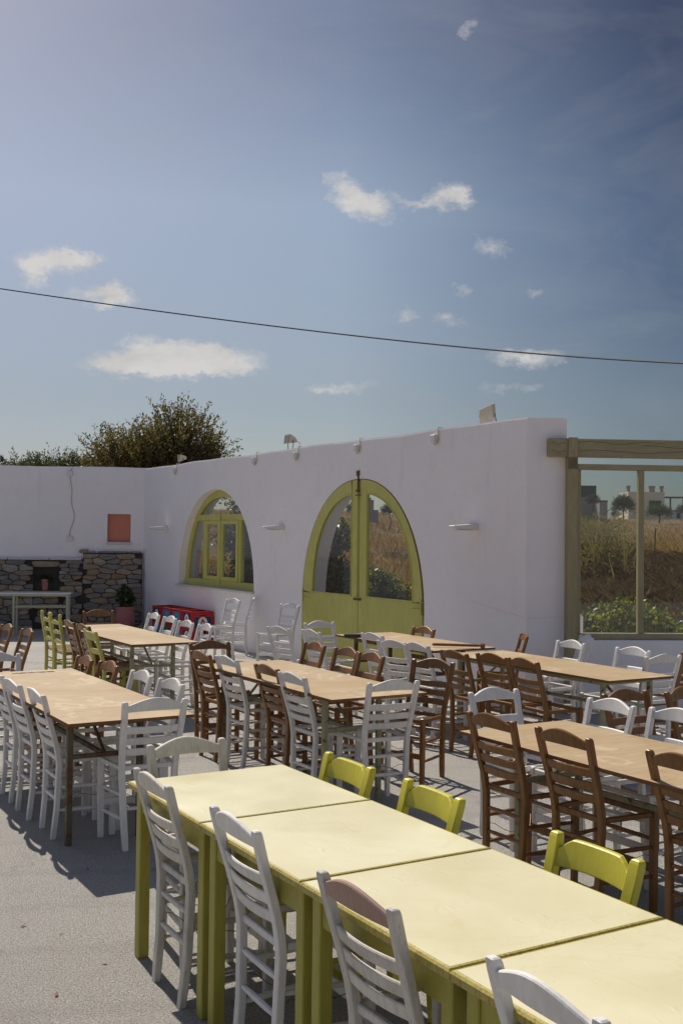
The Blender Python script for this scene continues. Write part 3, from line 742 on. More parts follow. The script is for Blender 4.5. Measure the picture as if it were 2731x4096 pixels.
# rubble stonework : irregular courses
random.seed(21)
def stone_panel(x0,x1,z0,z1,hole=None,dep=.10):
    # recursive irregular splits
    cells=[]
    def split(a,b,c,d):
        w,h=b-a,d-c
        if w<.20 or (w<.52 and h<.22 and random.random()<.55): 
            cells.append((a,b,c,d)); return
        if w>h*1.7 and w>.30:
            s=a+w*random.uniform(.32,.68); split(a,s,c,d); split(s,b,c,d)
        elif h>.13:
            s=c+h*random.uniform(.34,.66); split(a,b,c,s); split(a,b,s,d)
        else: cells.append((a,b,c,d))
    x=x0
    while x<x1-.01:
        nx=min(x1,x+random.uniform(.7,1.2)); split(x,nx,z0,z1); x=nx
    return cells
m=MB(); back=MB()
def stone(mb,a,b,c,d,f0):
    w,h=b-a,d-c; cx,cz=(a+b)/2,(c+d)/2; n=10; g=.011
    prot=random.uniform(.0,.028); ring=[];
    offs=[random.uniform(-.10,.07) for _ in range(n)]; sk=random.uniform(-.18,.18)
    for i in range(n):
        an=2*PI*(i+.5)/n; ex=math.copysign(abs(math.cos(an))**.42,math.cos(an)); ez=math.copysign(abs(math.sin(an))**.42,math.sin(an))
        k=1+offs[i]; ring.append((ex*(w/2-g)*k,ez*(h/2-g)*k+sk*ex*h*.35*(1 if w>h else .3)))
    V=[]
    for (s,dd) in ((1,.045),(1,f0-prot*.3),(.93,f0-.012-prot),(.6,f0-.020-prot)):
        for (x,z) in ring: V.append(Mb@Vector((cx+x*s,dd-(0),max(.002,cz+z*s))))
    F=[(i,(i+1)%n,n+(i+1)%n,n+i) for i in range(n)]+[(n+i,n+(i+1)%n,2*n+(i+1)%n,2*n+i) for i in range(n)]+[(2*n+i,2*n+(i+1)%n,3*n+(i+1)%n,3*n+i) for i in range(n)]+[tuple(3*n+i for i in range(n))]
    mb.add(V,[tuple(reversed(f)) for f in F])
f0=-.085
hx0,hx1,hz0,hz1=1.57,2.04,.73,1.16
def clip(poly,nx,nz,c):
    out=[]
    for i in range(len(poly)):
        a,b=poly[i],poly[(i+1)%len(poly)]; da=a[0]*nx+a[1]*nz-c; db=b[0]*nx+b[1]*nz-c
        if da<=0: out.append(a)
        if (da<0<db) or (db<0<da): t_=da/(da-db); out.append((a[0]+(b[0]-a[0])*t_,a[1]+(b[1]-a[1])*t_))
    return out
def rubble(x0,x1,z0,z1):
    pts=[];z=z0
    while z<z1-.03:
        h=random.choice((.05,.07,.09,.11,.14,.18)); h=min(h,z1-z) if z1-z-h>.05 else z1-z; x=x0-random.uniform(0,.2)
        while x<x1+.1:
            w=h*random.uniform(1.4,3.8)+.05
            pts.append((x+w/2,z+h/2+random.uniform(-.25,.25)*h)); x+=w
        z+=h
    ax=.42
    for (px,pz) in pts:
        if not(x0<=px<=x1 and z0<=pz<=z1): continue
        poly=[(x0,z0),(x1,z0),(x1,z1),(x0,z1)]
        for (qx,qz) in pts:
            if (qx,qz)==(px,pz) or abs(qx-px)>.9 or abs(qz-pz)>.5: continue
            dx,dz=(qx-px)*ax*ax,(qz-pz); c=(qx*qx-px*px)*ax*ax/2+(qz*qz-pz*pz)/2
            poly=clip(poly,dx,dz,c)
            if len(poly)<3: break
        if len(poly)>=3: yield poly
def stone_poly(mb,poly):
    # drop tiny edges, round corners, inset for the joint, raise the face
    P=[p for i,p in enumerate(poly) if math.hypot(p[0]-poly[i-1][0],p[1]-poly[i-1][1])>.012]
    if len(P)<3: return
    cx=sum(p[0] for p in P)/len(P); cz=sum(p[1] for p in P)/len(P)
    if max(abs(p[0]-cx) for p in P)<.03: return
    Q=[]
    for i,p in enumerate(P):
        a,b=P[i-1],P[(i+1)%len(P)]
        for (k,o) in ((.13,a),(.13,b)): Q.append((p[0]+(o[0]-p[0])*k+random.uniform(-.006,.006),p[1]+(o[1]-p[1])*k+random.uniform(-.005,.005)))
    def inset(g): 
        out=[]
        for (x,z) in Q:
            d=math.hypot(x-cx,z-cz); k=max(.2,1-g/max(d,.02)); out.append((cx+(x-cx)*k,cz+(z-cz)*k))
        return out
    pr=random.uniform(0,.035); tx,tz=random.uniform(-.06,.06),random.uniform(-.08,.08); n=len(Q); V=[]
    for (g,dd,tl) in ((.001,-.03,0),(.003,f0-pr*.4,.5),(.010,f0-.012-pr,1),(.030,f0-.018-pr,1)):
        for (x,z) in inset(g): V.append(Mb@Vector((x,dd+tl*((x-cx)*tx+(z-cz)*tz),z)))
    F=[(k*n+i,(k*n+(i+1)%n),(k+1)*n+(i+1)%n,(k+1)*n+i) for k in range(3) for i in range(n)]+[tuple(3*n+i for i in range(n))]
    mb.add(V,F)
for reg in ((.012,1.13,.0,1.44),(1.13,hx0,.0,1.31),(hx1,6.2,.0,1.31),(hx0,hx1,.01,hz0-.04)):
    for poly in rubble(*reg): stone_poly(m,poly)
stone(m,hx0-.02,hx1+.05,hz1,1.305,f0); stone(m,1.02,1.22,1.44,1.53,f0)
for (a,b) in ((.02,.30),(.30,.88),(.88,1.02)): stone(m,a,b,1.44,1.50,f0)
m.obj('stonework',M['stone'],bw,smooth=False)
mo=MB(); 
for (a,b,c,d) in ((0.012,1.13,0,1.45),(1.13,hx0,0,1.31),(hx1,6.2,0,1.31),(hx0,hx1,0,hz0),(hx0,hx1,hz1,1.31)): mo.box(a,b,-.058,-.002,c,d,Mb)
mo.obj('mortar_bed',M['mortar'],bw)
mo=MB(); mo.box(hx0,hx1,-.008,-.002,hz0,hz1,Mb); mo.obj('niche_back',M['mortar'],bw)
x=1.16
while x<6.0:
    w=random.uniform(.45,.8); c=MB(); c.cbox(x,x+w-.015,-.13,-.001,1.315,1.355+random.uniform(-.004,.004),.008,Mb); c.obj('coping_slab',M['sill'],bw); x+=w
c=MB(); c.cbox(hx0-.03,hx1+.03,-.12,-.061,hz0-.035,hz0-.001,.006,Mb); c.obj('niche_ledge',M['stone'],bw)

# ------------------------------------------------------------------ foliage
def leaves(name,centers,n,size,mat,parent=None,aspect=2.2,shell=.55,flat=.0,seed=1,zmin=None,up=0.):
    """leaf-sized quads spread through ellipsoidal clumps; centers=[(x,y,z,rx,ry,rz)]"""
    r=np.random.default_rng(seed); C=np.array(centers,dtype=float); w=(C[:,3]*C[:,4]*C[:,5])**.67; w/=w.sum()
    idx=r.choice(len(C),n,p=w); d=r.normal(size=(n,3)); d/=np.linalg.norm(d,axis=1)[:,None]
    rad=shell+(1-shell)*r.random(n)**.7; rad=rad*(1+.16*r.normal(size=n)*.6)
    # lumps so that the outline is uneven
    lump=1+.22*np.sin(d[:,0]*7+idx*1.7)*np.sin(d[:,1]*6+idx)*1+.18*np.sin(d[:,2]*9+idx*2.1+d[:,0]*4)
    P=C[idx,:3]+d*C[idx,3:6]*(rad*lump)[:,None]
    if zmin is not None: P[:,2]=np.maximum(P[:,2],zmin+.05*r.random(n))
    a=r.normal(size=(n,3))+d*.8; a[:,2]+=up; a/=np.linalg.norm(a,axis=1)[:,None]
    b=np.cross(a,r.normal(size=(n,3))); b/=np.linalg.norm(b,axis=1)[:,None]
    s=size*(.6+.8*r.random(n)); a=a*s[:,None]; b=b*(s/aspect)[:,None]
    nrm=np.cross(a,b); nrm/=np.linalg.norm(nrm,axis=1)[:,None]
    V=np.stack([P-a*.5,P+b*.5+a*.05,P+a*.55,P-b*.5+a*.05],1)
    V[:,1]+=nrm*(s*.08)[:,None]; V[:,3]+=nrm*(s*.08)[:,None]
    F=np.arange(n*4).reshape(n,4)
    return npmesh(name,V.reshape(-1,3),F,mat,parent)
def sprays(centers_dirs,leafsize,perm,r,gap=.035,fan=.9,aspect=2.6):
    """leaves placed along twigs -> V,F ; centers_dirs = list of (p0,p1)"""
    Vs=[]
    for (p0,p1) in centers_dirs:
        p0=np.array(p0);p1=np.array(p1);L=np.linalg.norm(p1-p0); n=max(3,int(L/gap)); t=np.linspace(.05,1,n)
        ax=(p1-p0)/L; P=p0+(p1-p0)*t[:,None]+r.normal(size=(n,3))*.012
        a=ax*fan+r.normal(size=(n,3))*.75; a/=np.linalg.norm(a,axis=1)[:,None]
        b=np.cross(a,r.normal(size=(n,3))); b/=np.linalg.norm(b,axis=1)[:,None]
        s=leafsize*(.6+.8*r.random(n)); a=a*s[:,None]; b=b*(s/aspect)[:,None]
        Vs.append(np.stack([P,P+a*.5+b*.5,P+a,P+a*.5-b*.5],1).reshape(-1,3))
    V=np.concatenate(Vs); return V,np.arange(len(V)).reshape(-1,4)
def tree(name,base,trunk_top,lobes,ntw,twl,leaf,mat,label,cat,group=None,seed=1,trunk_r=.12,gap=.035,kind='tree'):
    r=np.random.default_rng(seed); root=empty(name,(0,0,0)); tag(root,label,cat,group)
    bk=MB(); tw=MB(); b=Vector(base); tt=Vector(trunk_top)
    pts=[(b.x,b.y,b.z,trunk_r),(lerp(b.x,tt.x,.5)+.1,lerp(b.y,tt.y,.5),lerp(b.z,tt.z,.5),trunk_r*.8),(tt.x,tt.y,tt.z,trunk_r*.6)]
    bk.tube(pts,trunk_r,8); segs=[]
    L=np.array(lobes,float); w=(L[:,3]*L[:,4]*L[:,5])**.67; w/=w.sum()
    for l in lobes:
        c=Vector(l[:3]); mid=tt.lerp(c,.5)+Vector((r.normal()*.1,r.normal()*.1,.05)); bk.tube([(tt.x,tt.y,tt.z,trunk_r*.5),(mid.x,mid.y,mid.z,trunk_r*.3),(c.x,c.y,c.z,trunk_r*.15)],.03,6)
    for i in range(ntw):
        l=L[r.choice(len(L),p=w)]; d=r.normal(size=3); d[2]=d[2]*.9+.25; d/=np.linalg.norm(d)
        c=l[:3]; k=.35+.65*r.random()**.6; p=c+d*l[3:6]*k
        q=p+(d*.75+np.array([r.normal()*.3,r.normal()*.3,.35+.3*r.random()]))*twl*(.5+r.random())
        segs.append((p,q))
        if i%3==0: bk.tube([(*(c+d*l[3:6]*k*.3),.012),(*p,.008),(*q,.003)],.01,4)
    V,F=sprays(segs,leaf,1,r,gap)
    bk.obj('trunk',M['bark'],root); npmesh('crown',V,F,mat,root); return root
tree('olive_tree',(-4.3,25.0,.1),(-4.3,25.0,2.2),[(-5.15,25,3.25,.65,.8,.65),(-4.75,25.2,3.0,.9,.8,.6),(-3.75,25,3.5,.85,.9,.95),(-4.3,25,3.2,.8,.8,.75),(-3.25,25.1,3.1,.6,.7,.5),(-2.85,25,2.95,.3,.5,.4)],2500,.40,.075,M['olive'],'spreading brown green olive tree rising behind the white walls','tree',seed=5,gap=.023)
for i,(lb,x,w_,hh) in enumerate((('low dark shrub behind the back wall next to the olive tree',-6.1,.75,.55),('low green shrub behind the back wall in the middle',-7.0,.7,.62),('low green shrub behind the back wall at the far left',-7.75,.75,.52))):
    tree('shrub',(x,26.5,.1),(x,26.5,1.8),[(x,26.5,3.02,w_,.6,hh),(x+.35,26.4,2.9,.5,.5,hh*.9),(x-.4,26.6,2.92,.45,.5,hh*.8)],1000,.25,.065,M['oliveg'],lb,'shrub','shrubs behind the back wall',seed=30+i,trunk_r=.06,gap=.03)
# potted geranium by the wall corner
pot=empty('plant_pot',(-4.02,20.25,0)); tag(pot,'large pink ribbed terracotta pot with a leafy plant in the wall corner','pot')
prof=[(.10,0),(.125,.02),(.16,.12),(.178,.22),(.18,.30)]
pr=[]
for i in range(24):
    z=.44*i/23; base=.115+.07*math.sin(min(1,z/.36)*PI*.72)
    rib=.003*math.sin(z*190) if .12<z<.34 else 0
    pr.append((base+rib,z))
pr+=[(.165,.445),(.17,.465),(.15,.467),(.145,.40)]
m=MB(); m.lathe(pr,28); m.obj('pot',M['terracotta'],pot,smooth=True)
m=MB()
for i in range(9):
    a=i*2.4; m.tube([(0,0,.40,.008),(.05*math.cos(a),.05*math.sin(a),.58,.006),(.14*math.cos(a),.12*math.sin(a),.66+.03*(i%4),.004)],.006,5)
m.obj('stem',M['bark'],pot)
leaves('foliage',[(0,0,.62,.17,.16,.17),(-.03,0,.78,.10,.10,.10),(.09,0,.58,.12,.1,.1)],420,.058,M['ivyd'],pot,1.1,.35,seed=8)
# small pot in stone niche
p2=empty('plant_pot',Mb@Vector((1.83,-.035,hz0+.001))); tag(p2,'small pink pot with a trailing plant inside the dark stone niche','pot')
m=MB(); m.lathe([(.052,0),(.06,.01),(.072,.12),(.078,.20),(.082,.215),(.07,.216),(.066,.18)],20); 
for i,v in enumerate(m.v): m.v[i]=(v[0]*.9,v[1]*.42,v[2])
m.obj('pot',M['terracotta'],p2,smooth=True)
leaves('foliage',[(.0,-.02,.27,.16,.03,.07),(.12,-.03,.2,.07,.02,.09),(-.13,-.03,.22,.05,.02,.07)],160,.04,M['oliveg'],p2,2.4,.2,seed=9)
# small pile of flat stones
sp=MB(); random.seed(5)
for i in range(6):
    r_=.13-.018*i; z=.03*i; n=9
    sp.lathe([(r_*.9,z),(r_,z+.008),(r_,z+.022),(r_*.85,z+.029)],n,(random.uniform(-.012,.012),random.uniform(-.01,.01),0))
o=sp.obj('stone_pile',M['stone'],None,loc=(-3.66,20.05,0)); tag(o,'little conical pile of flat stones on the floor beside the pink pot','stones')

# ------------------------------------------------------------------ things fixed on the walls
def jbox(root_m,t,z,label,d=-1,cable=True,mat='whiteplastic'):
    o=root_m@Vector((t,0,z)); r_=math.atan2(root_m[1][0],root_m[0][0])
    e_=empty('junction_box',o,r_); tag(e_,label,'junction box','electric junction boxes on the white walls')
    m=MB(); m.cbox(-.045,.045,-.05,-.001,-.05,.05,.004); m.obj('box',M[mat],e_)
    m=MB(); m.cbox(-.038,.038,-.056,-.0505,-.043,.043,.002); m.obj('lid',M['whiteplastic'],e_)
    return e_
for t_,l in ((9.616,'white junction box below the floodlight near the wall junction at left'),(6.393,'white junction box high on the wall right of the arched window'),(5.045,'white junction box high on the wall left of the green door'),(3.362,'white junction box high on the wall straight above the green door'),(1.626,'white junction box high on the wall right of the green door')):
    # box sits on the courtyard side of the wall; local -y must be courtyard
    r_=math.atan2(WD.y,WD.x)
    e_=empty('junction_box',Mw@Vector((t_,0,2.985)),r_); tag(e_,l,'junction box','electric junction boxes on the white walls')
    s=1
    m=MB(); m.cbox(-.045,.045,.001,.05,-.05,.05,.004); m.obj('box',M['whiteplastic'],e_)
    m=MB(); m.cbox(-.038,.038,.0505,.056,-.043,.043,.002); m.obj('lid',M['whiteplastic'],e_)
    m=MB(); m.tube([(.0,.03,-.05),(-.02,.035,-.075),(-.06,.03,-.06),(-.07,.015,0),(-.062,.012,.07),(-.06,.008,.13),(-.058,-.05,.132)],.006,6); m.obj('cable',M['beige'],e_)
for (x,z,l) in ((1.405,2.97,'upper white junction box on the back wall with a cable running down'),(1.39,1.72,'lower white junction box on the back wall at the end of the cable')):
    e_=empty('junction_box',Mb@Vector((x,0,z)),math.atan2(BD.y,BD.x)+PI); tag(e_,l,'junction box','electric junction boxes on the white walls')
    m=MB(); m.cbox(-.05,.05,-.05,-.001,-.05,.05,.004); m.obj('box',M['whiteplastic'],e_)
    m=MB(); m.cbox(-.042,.042,-.056,-.0505,-.042,.042,.002); m.obj('lid',M['whiteplastic'],e_)
m=MB(); pts=[]
for i in range(24):
    s=i/23; pts.append(Mb@Vector((1.36+.03*math.sin(s*7)+.02*math.sin(s*15),-.012,lerp(3.10,1.77,s))))
m.tube(pts,.008,6); o=m.obj('wall_cable',M['beige']); tag(o,'wavy beige cable running down the back wall between two junction boxes','cable')
for t_,l in ((10.02,'white wall lamp left of the arched window'),(5.474,'white wall lamp between the arched window and the green door'),(.886,'white wall lamp right of the green door near the corner')):
    e_=empty('wall_lamp',Mw@Vector((t_,0,1.945)),math.atan2(WD.y,WD.x)); tag(e_,l,'wall lamp','shelf shaped wall lamps on the white wall')
    m=MB(); V=[]
    for (y,hw,z0,z1) in ((.001,.075,-.035,.03),(.05,.075,-.035,.03),(.26,.06,-.028,.015),(.31,.05,-.012,.012),(.315,.04,-.004,.008)): V+=[(-hw,y,z0),(hw,y,z0),(hw,y,z1),(-hw,y,z1)]
    F=[(0,3,2,1),(16,17,18,19)]+[(4*k+a,4*k+(a+1)%4,4*k+4+(a+1)%4,4*k+4+a) for k in range(4) for a in range(4)]
    m.add(V,F); m.obj('housing',M['whiteplastic'],e_)
    m=MB(); m.cbox(-.05,.05,.06,.24,-.0385,-.0335,.001); m.obj('cover',M['beige'],e_)
def flood(loc,rz,s,label,mat,tilt=0,kind='box'):
    e_=empty('floodlight',loc,rz); tag(e_,label,'floodlight','floodlights mounted on top of the white walls')
    Mt=Matrix.Translation((0,0,.115*s/.1))@Matrix.Rotation(tilt,4,'X')@Matrix.Rotation(R(-16) if kind=='panel' else 0,4,'Y')
    k=s/.1
    if kind=='box':
        m=MB(); V=[Mt@Vector((x*k,y*k,z*k)) for (x,y,z) in ((-.075,-.05,-.055),(.075,-.05,-.055),(.075,-.05,.055),(-.075,-.05,.055),(-.045,.045,-.03),(.045,.045,-.03),(.045,.045,.03),(-.045,.045,.03))]
        m.add(V,[(0,1,2,3),(7,6,5,4),(0,4,5,1),(1,5,6,2),(2,6,7,3),(3,7,4,0)]); m.cbox(-.02*k,.02*k,.046*k,.075*k,-.02*k,.02*k,.003,Mt); m.obj('housing',mat,e_)
        m=MB(); m.box(-.062*k,.062*k,-.054*k,-.051*k,-.043*k,.043*k,Mt); m.obj('glass_front',M['concretegrey'],e_)
        m=MB(); m.tube([(-.06*k,0,0),(-.07*k,0,.06*k),(-.065*k,0,.11*k)],.006,6); m.tube([(.05*k,0,0),(.07*k,0,.06*k),(.07*k,0,.11*k)],.006,6); m.obj('bracket',M['dark'],e_)
        m=MB(); m.tube([(.02*k,.07*k,.10*k),(.05*k,.10*k,.08*k),(.05*k,.10*k,.03*k),(.02*k,.08*k,.0)],.004,5); m.obj('cable',M['cable'],e_)
    else:
        m=MB(); m.cbox(-.11,.11,-.012,.02,-.095,.095,.005,Mt); m.cbox(-.10,.10,.0205,.036,-.06,.06,.004,Mt); m.obj('housing',mat,e_)
        m=MB(); m.box(-.097,.097,-.0135,-.0125,-.082,.082,Mt); m.obj('glass_front',M['beige'],e_)
        m=MB(); m.tube([(-.12,.06,-.0),(-.12,.03,.0),(-.12,.0,.11)],.006,6); m.tube([(.12,.06,0),(.12,.03,.0),(.12,0,.11)],.006,6); m.box(-.12,.12,.02,.06,-.004,.004); m.obj('bracket',M['dark'],e_)
    return e_
rw=math.atan2(WD.y,WD.x)+PI
flood(Mw@Vector((5.50,.14,3.115)),R(-60),.125,'small dark floodlight on brackets on top of the wall above the wall lamp',M['beige'],R(-8))
flood(Mw@Vector((.86,.15,3.105)),R(-52),.1,'flat square floodlight tilted on top of the wall near the corner',M['beige'],R(-14),'panel')
flood(Mw@Vector((9.72,.16,3.10)),R(-62),.11,'small beige floodlight at the wall junction below the olive tree',M['beige'],R(6))
flood(Mb@Vector((2.72,.1,3.10)),R(-20),.11,'floodlight at the left edge of the photo on the back wall',M['dark'],0)

# ------------------------------------------------------------------ glazed timber screen right of the wall
SA=R(4.2); SD=Vector((math.cos(SA),math.sin(SA),0)); SN=Vector((-SD.y,SD.x,0))
S0=Vector((2.16,11.28,0)); Ms=Matrix(((SD.x,SN.x,0,S0.x),(SD.y,SN.y,0,S0.y),(0,0,1,0),(0,0,0,1)))
sc=empty('glazed_screen',(0,0,0)); tag(sc,'tall glazed screen with taupe timber beam, post and mullions right of the white wall','screen')
def sobj(name,parts,mat,c=.004,parent=sc,label=None):
    m=MB()
    for p in parts: m.cbox(*p,c,Ms)
    return m.obj(name,mat,parent,label=label)
bm_=sobj('beam',[(0,5.2,.0,.12,2.685,2.875)],M['taupe'],.006)
ps=sobj('post',[(.20,.30,-.028,-.002,2.55,2.885),(.20,.30,-.028,.14,.0,2.682)],M['taupev'],.005)
m=MB()
for (x,z,d) in ((.10,2.79,-.001),(.25,2.73,-.029),(.25,.86,-.029)):
    m.lathe([(.011,0),(.011,.004),(.006,.007)],10); 
m=MB()
for (x,z,d) in ((.10,2.79,0),(.25,2.73,-.028),(.25,.90,-.028),(.02+.77,2.685,.05)):
    c=Ms@Vector((x,d,z)); n=12; V=[c+SD*(.011*math.cos(2*PI*i/n))+Vector((0,0,.011*math.sin(2*PI*i/n))) for i in range(n)]; V+=[p-SN*.006 for p in V]
    m.add(V,[tuple(range(n,2*n))]+[(i,(i+1)%n,n+(i+1)%n,n+i) for i in range(n)])
m.obj('bolt',M['taupev'],sc)
# cracks along beam
m=MB(); random.seed(9)
for (x0,x1,z) in ((.31,1.25,2.835),(1.0,2.2,2.80),(.31,1.8,2.745),(.02,.18,2.82),(.02,.18,2.735)):
    pts=[]; 
    for i in range(20): pts.append(Ms@Vector((lerp(x0,x1,i/19),-.0005,z+random.uniform(-.004,.004)+.012*math.sin(i*.5+x0))))
    m.tube(pts,.0018,4)
m.obj('crack',M['mortar'],sc)
frs=sobj('frame',[(.303,5.2,.03,.10,2.552,2.612),(.303,5.2,.02,.11,.775,.838),(.303,.352,.03,.10,.839,2.551)],M['taupe'],.004)
x=1.0
for k in range(4):
    sobj('mullion',[(x-.03,x+.03,.03,.10,.839,2.551)],M['taupev'],.004,parent=sc); x+=.95
xs=[.352,.97,1.03,1.92,1.98,2.87,2.93,3.82,3.88,5.2]
for k in range(0,len(xs),2):
    m=MB(); m.box(xs[k],xs[k+1],.062,.067,.839,2.551,Ms); m.obj('pane',M['glass'],sc)
lw=empty('parapet_wall',(0,0,0)); tag(lw,'low white parapet wall carrying the glazed screen','wall')
m=MB(); m.cbox(.30,5.4,-.035,.26,0,.772,.01,Ms); m.obj('wall',M['wall'],lw)
# rounded white post outside
m=MB(); m.cbox(.10,.52,.45,.75,.0,1.02,.04,Ms); o=m.obj('gate_pillar',M['wall']); tag(o,'short rounded white pillar outside, seen through the corner of the glass','pillar')

# ------------------------------------------------------------------ beer crates
cr_o=Mw@Vector((9.63,-.035,0))
def crate(col,row,kind,endkind,label):
    L,D,H=.435,.385,.275
    t_=9.60-col*.45
    e_=empty('bottle_crate',Mw@Vector((t_,-.03,row*.278)),math.atan2(WD.y,WD.x)); e_.scale=(-1,1,1); tag(e_,label,'crate','red bottle crates stacked along the white wall')
    # local: x along row towards camera, y out to courtyard
    m=MB(); w=.014
    m.cbox(0,L,D-w,D,0,H,.003); m.cbox(0,L,0,w,0,H,.003)
    m.box(0,w,w,D-w,0,H-.0)
    hx=.13
    m.box(L-w,L,w,D-w,0,H-.085); m.box(L-w,L,w,D/2-.06,H-.085,H); m.box(L-w,L,D/2+.06,D-w,H-.085,H); m.box(L-w,L,D/2-.06,D/2+.06,H-.035,H)
    m.box(w,L-w,w,D-w,0,.012)
    m.cbox(-.002,L+.002,D-.001,D+.005,0,.035,.002); m.cbox(-.002,L+.002,D-.001,D+.005,H-.03,H,.002)
    m.obj('body',M['red'],e_)
    m=MB()
    for k in range(1,4): m.box(w+k*(L-2*w)/4-.004,w+k*(L-2*w)/4+.004,w,D-w,.02,H-.06)
    for k in range(1,3): m.box(w,L-w,w+k*(D-2*w)/3-.004,w+k*(D-2*w)/3+.004,.02,H-.061)
    m.obj('divider',M['red'],e_)
    def panel(kind,side):
        mat={'A':M['navy'],'E':M['skyblue'],'G':M['greenlabel'],'B':M['navy']}[kind]
        if side=='front': fx=lambda u,v,d:(u,D+.0015+d,v); cx,cz,hw,hh=L/2,H/2-.003,.155,.10
        else: fx=lambda u,v,d:(L+.0015+d,u,v); cx,cz,hw,hh=D/2,.095,.15,.085
        s=-1 if side=='front' else 1
        def disc(rx,rz,d,zo=0,n=28):
            q=MB(); V=[fx(cx+rx*math.cos(2*PI*i/n),cz+zo+rz*math.sin(2*PI*i/n),d) for i in range(n)]; q.add(V,[tuple(range(n))]); return q
        q=MB(); q.add([fx(cx-hw,cz-hh,0),fx(cx+hw,cz-hh,0),fx(cx+hw,cz+hh,0),fx(cx-hw,cz+hh,0)],[(0,1,2,3)]); pn=q.obj('label_panel',mat,e_)
        def poly(pts,d,mt,nm):
            q=MB(); q.add([fx(cx+a*s*-1 if side=='front' else cx+a,cz+b,d) for a,b in pts],[tuple(range(len(pts)))]); q.obj(nm,mt,pn)
        if kind in 'AB':
            disc(.085,.088,.0008).obj('oval_badge',M['ovalwhite'],pn)
            h=.075; o_=.012
            for pts in ([(-.042,-.03+o_),(-.02,-.03+o_),(.008,.045+o_),(-.010,.045+o_)],[(.042,-.03+o_),(.02,-.03+o_),(-.012,.045+o_),(.012,.045+o_)],[(-.022,-.008+o_),(.022,-.008+o_),(.018,.004+o_),(-.018,.004+o_)],[(-.052,-.036+o_),(-.012,-.036+o_),(-.012,-.029+o_),(-.052,-.029+o_)],[(.012,-.036+o_),(.052,-.036+o_),(.052,-.029+o_),(.012,-.029+o_)]):
                poly(pts,.0016 if pts[0][1]>-.02 else .0018,M['redprint'],'letter_a')
            for k in range(4): poly([(-.036+k*.019,-.052),(-.022+k*.019,-.052),(-.022+k*.019,-.036),(-.036+k*.019,-.036)],.0016,M['navyprint'],'lettering')
        if kind=='E':
            disc(.068,.085,.0008).obj('emblem_ring',M['ochre'],pn); disc(.060,.077,.0014).obj('emblem_ring',mat,pn)
            disc(.034,.045,.0020,.012).obj('emblem_disc',M['ovalwhite'],pn); disc(.028,.038,.0026,.012).obj('emblem_disc',M['navyprint'],pn)
            poly([(-.014,-.005),(.014,-.005),(.016,.012),(0,.042),(-.016,.012)],.0032,M['redprint'],'emblem_drop')
            poly([(-.055,-.035),(0,-.052),(.055,-.035),(.055,-.052),(0,-.072),(-.055,-.052)],.0020,M['ochre'],'emblem_ribbon')
    panel(kind,'front')
    if endkind: panel(endkind,'end')
for col in range(4):
    for row in range(2):
        kind=[['E','A'],['G','E'],['E','E'],['B','A']][col][row]
        crate(col,row,kind,'A' if col==3 else None,
          f"red bottle crate with {dict(E='blue emblem panel',A='white oval badge',G='green panel',B='dark blue panel')[kind]}, {('bottom' if row==0 else 'top')} of {['farthest stack by the wall','second farthest stack','second nearest stack','nearest stack'][col]}")

# ------------------------------------------------------------------ small things
m=MB(); m.cbox(-.09,.09,-.03,.03,0,.035,.005); o=m.obj('wooden_block',M['dark'],None,loc=(.13,11.25,.776),rz=R(8)); tag(o,'dark wooden block with a handle lying on the table by the green door','tool')
m=MB(); m.cbox(.09,.24,-.012,.012,.008,.028,.003); q=m.obj('handle',M['brown'],o)
m=MB(); m.tube([(-.02,0,0,.012),(.0,0,0,.014),(.40,0,0,.013),(.43,0,0,.010),(.44,0,0,.024),(.475,0,0,.026),(.48,0,0,.015)],.013,10); o=m.obj('wooden_rod',M['brown'],None,loc=(.90,10.35,.802),rz=R(-10)); tag(o,'brown wooden rod with a knob end lying across two table ends','rod')
random.seed(12)
LV=[(-1.75,5.55),(-1.25,4.95),(-.98,4.62),(-1.1,4.3),(-.75,3.75),(-1.0,3.9),(-.62,3.55),(-1.45,5.05),(-1.0,5.9),(-.9,6.05),(-1.35,5.9),(.75,7.7),(.62,7.05),(-.35,6.4)]
lm=MB(); lm.add([(-.016,0,.003),(0,-.007,.006),(.018,0,.010),(0,.007,.004)],[(0,1,2,3)])
lo=lm.obj('dry_leaf',plain('dry_leaf',(.22,.11,.05),.8,0,.3)); 
for i,(x,y) in enumerate(LV):
    l=lo if i==0 else lo.copy()
    if i: COL.objects.link(l)
    l.location=(x,y,.001); l.rotation_euler=(0,0,random.uniform(0,6)); s=random.uniform(.7,1.3); l.scale=(s,s,s)
    tag(l,'small dry brown leaf lying on the concrete floor','leaf','dry leaves scattered on the concrete floor')
# overhead wire
def wirept(u,v,y):
    return None
m=MB(); pts=[]
for i in range(49):
    q=-.35+1.7*i/48; pts.append((-5.0995*q*q+15.274*q-6.3919,20-8*q,.9997*q*q-3.5614*q+6.3561))
m.tube(pts,.011,6); o=m.obj('overhead_cable',M['cable']); tag(o,'thin black overhead cable crossing the sky above the walls','cable')

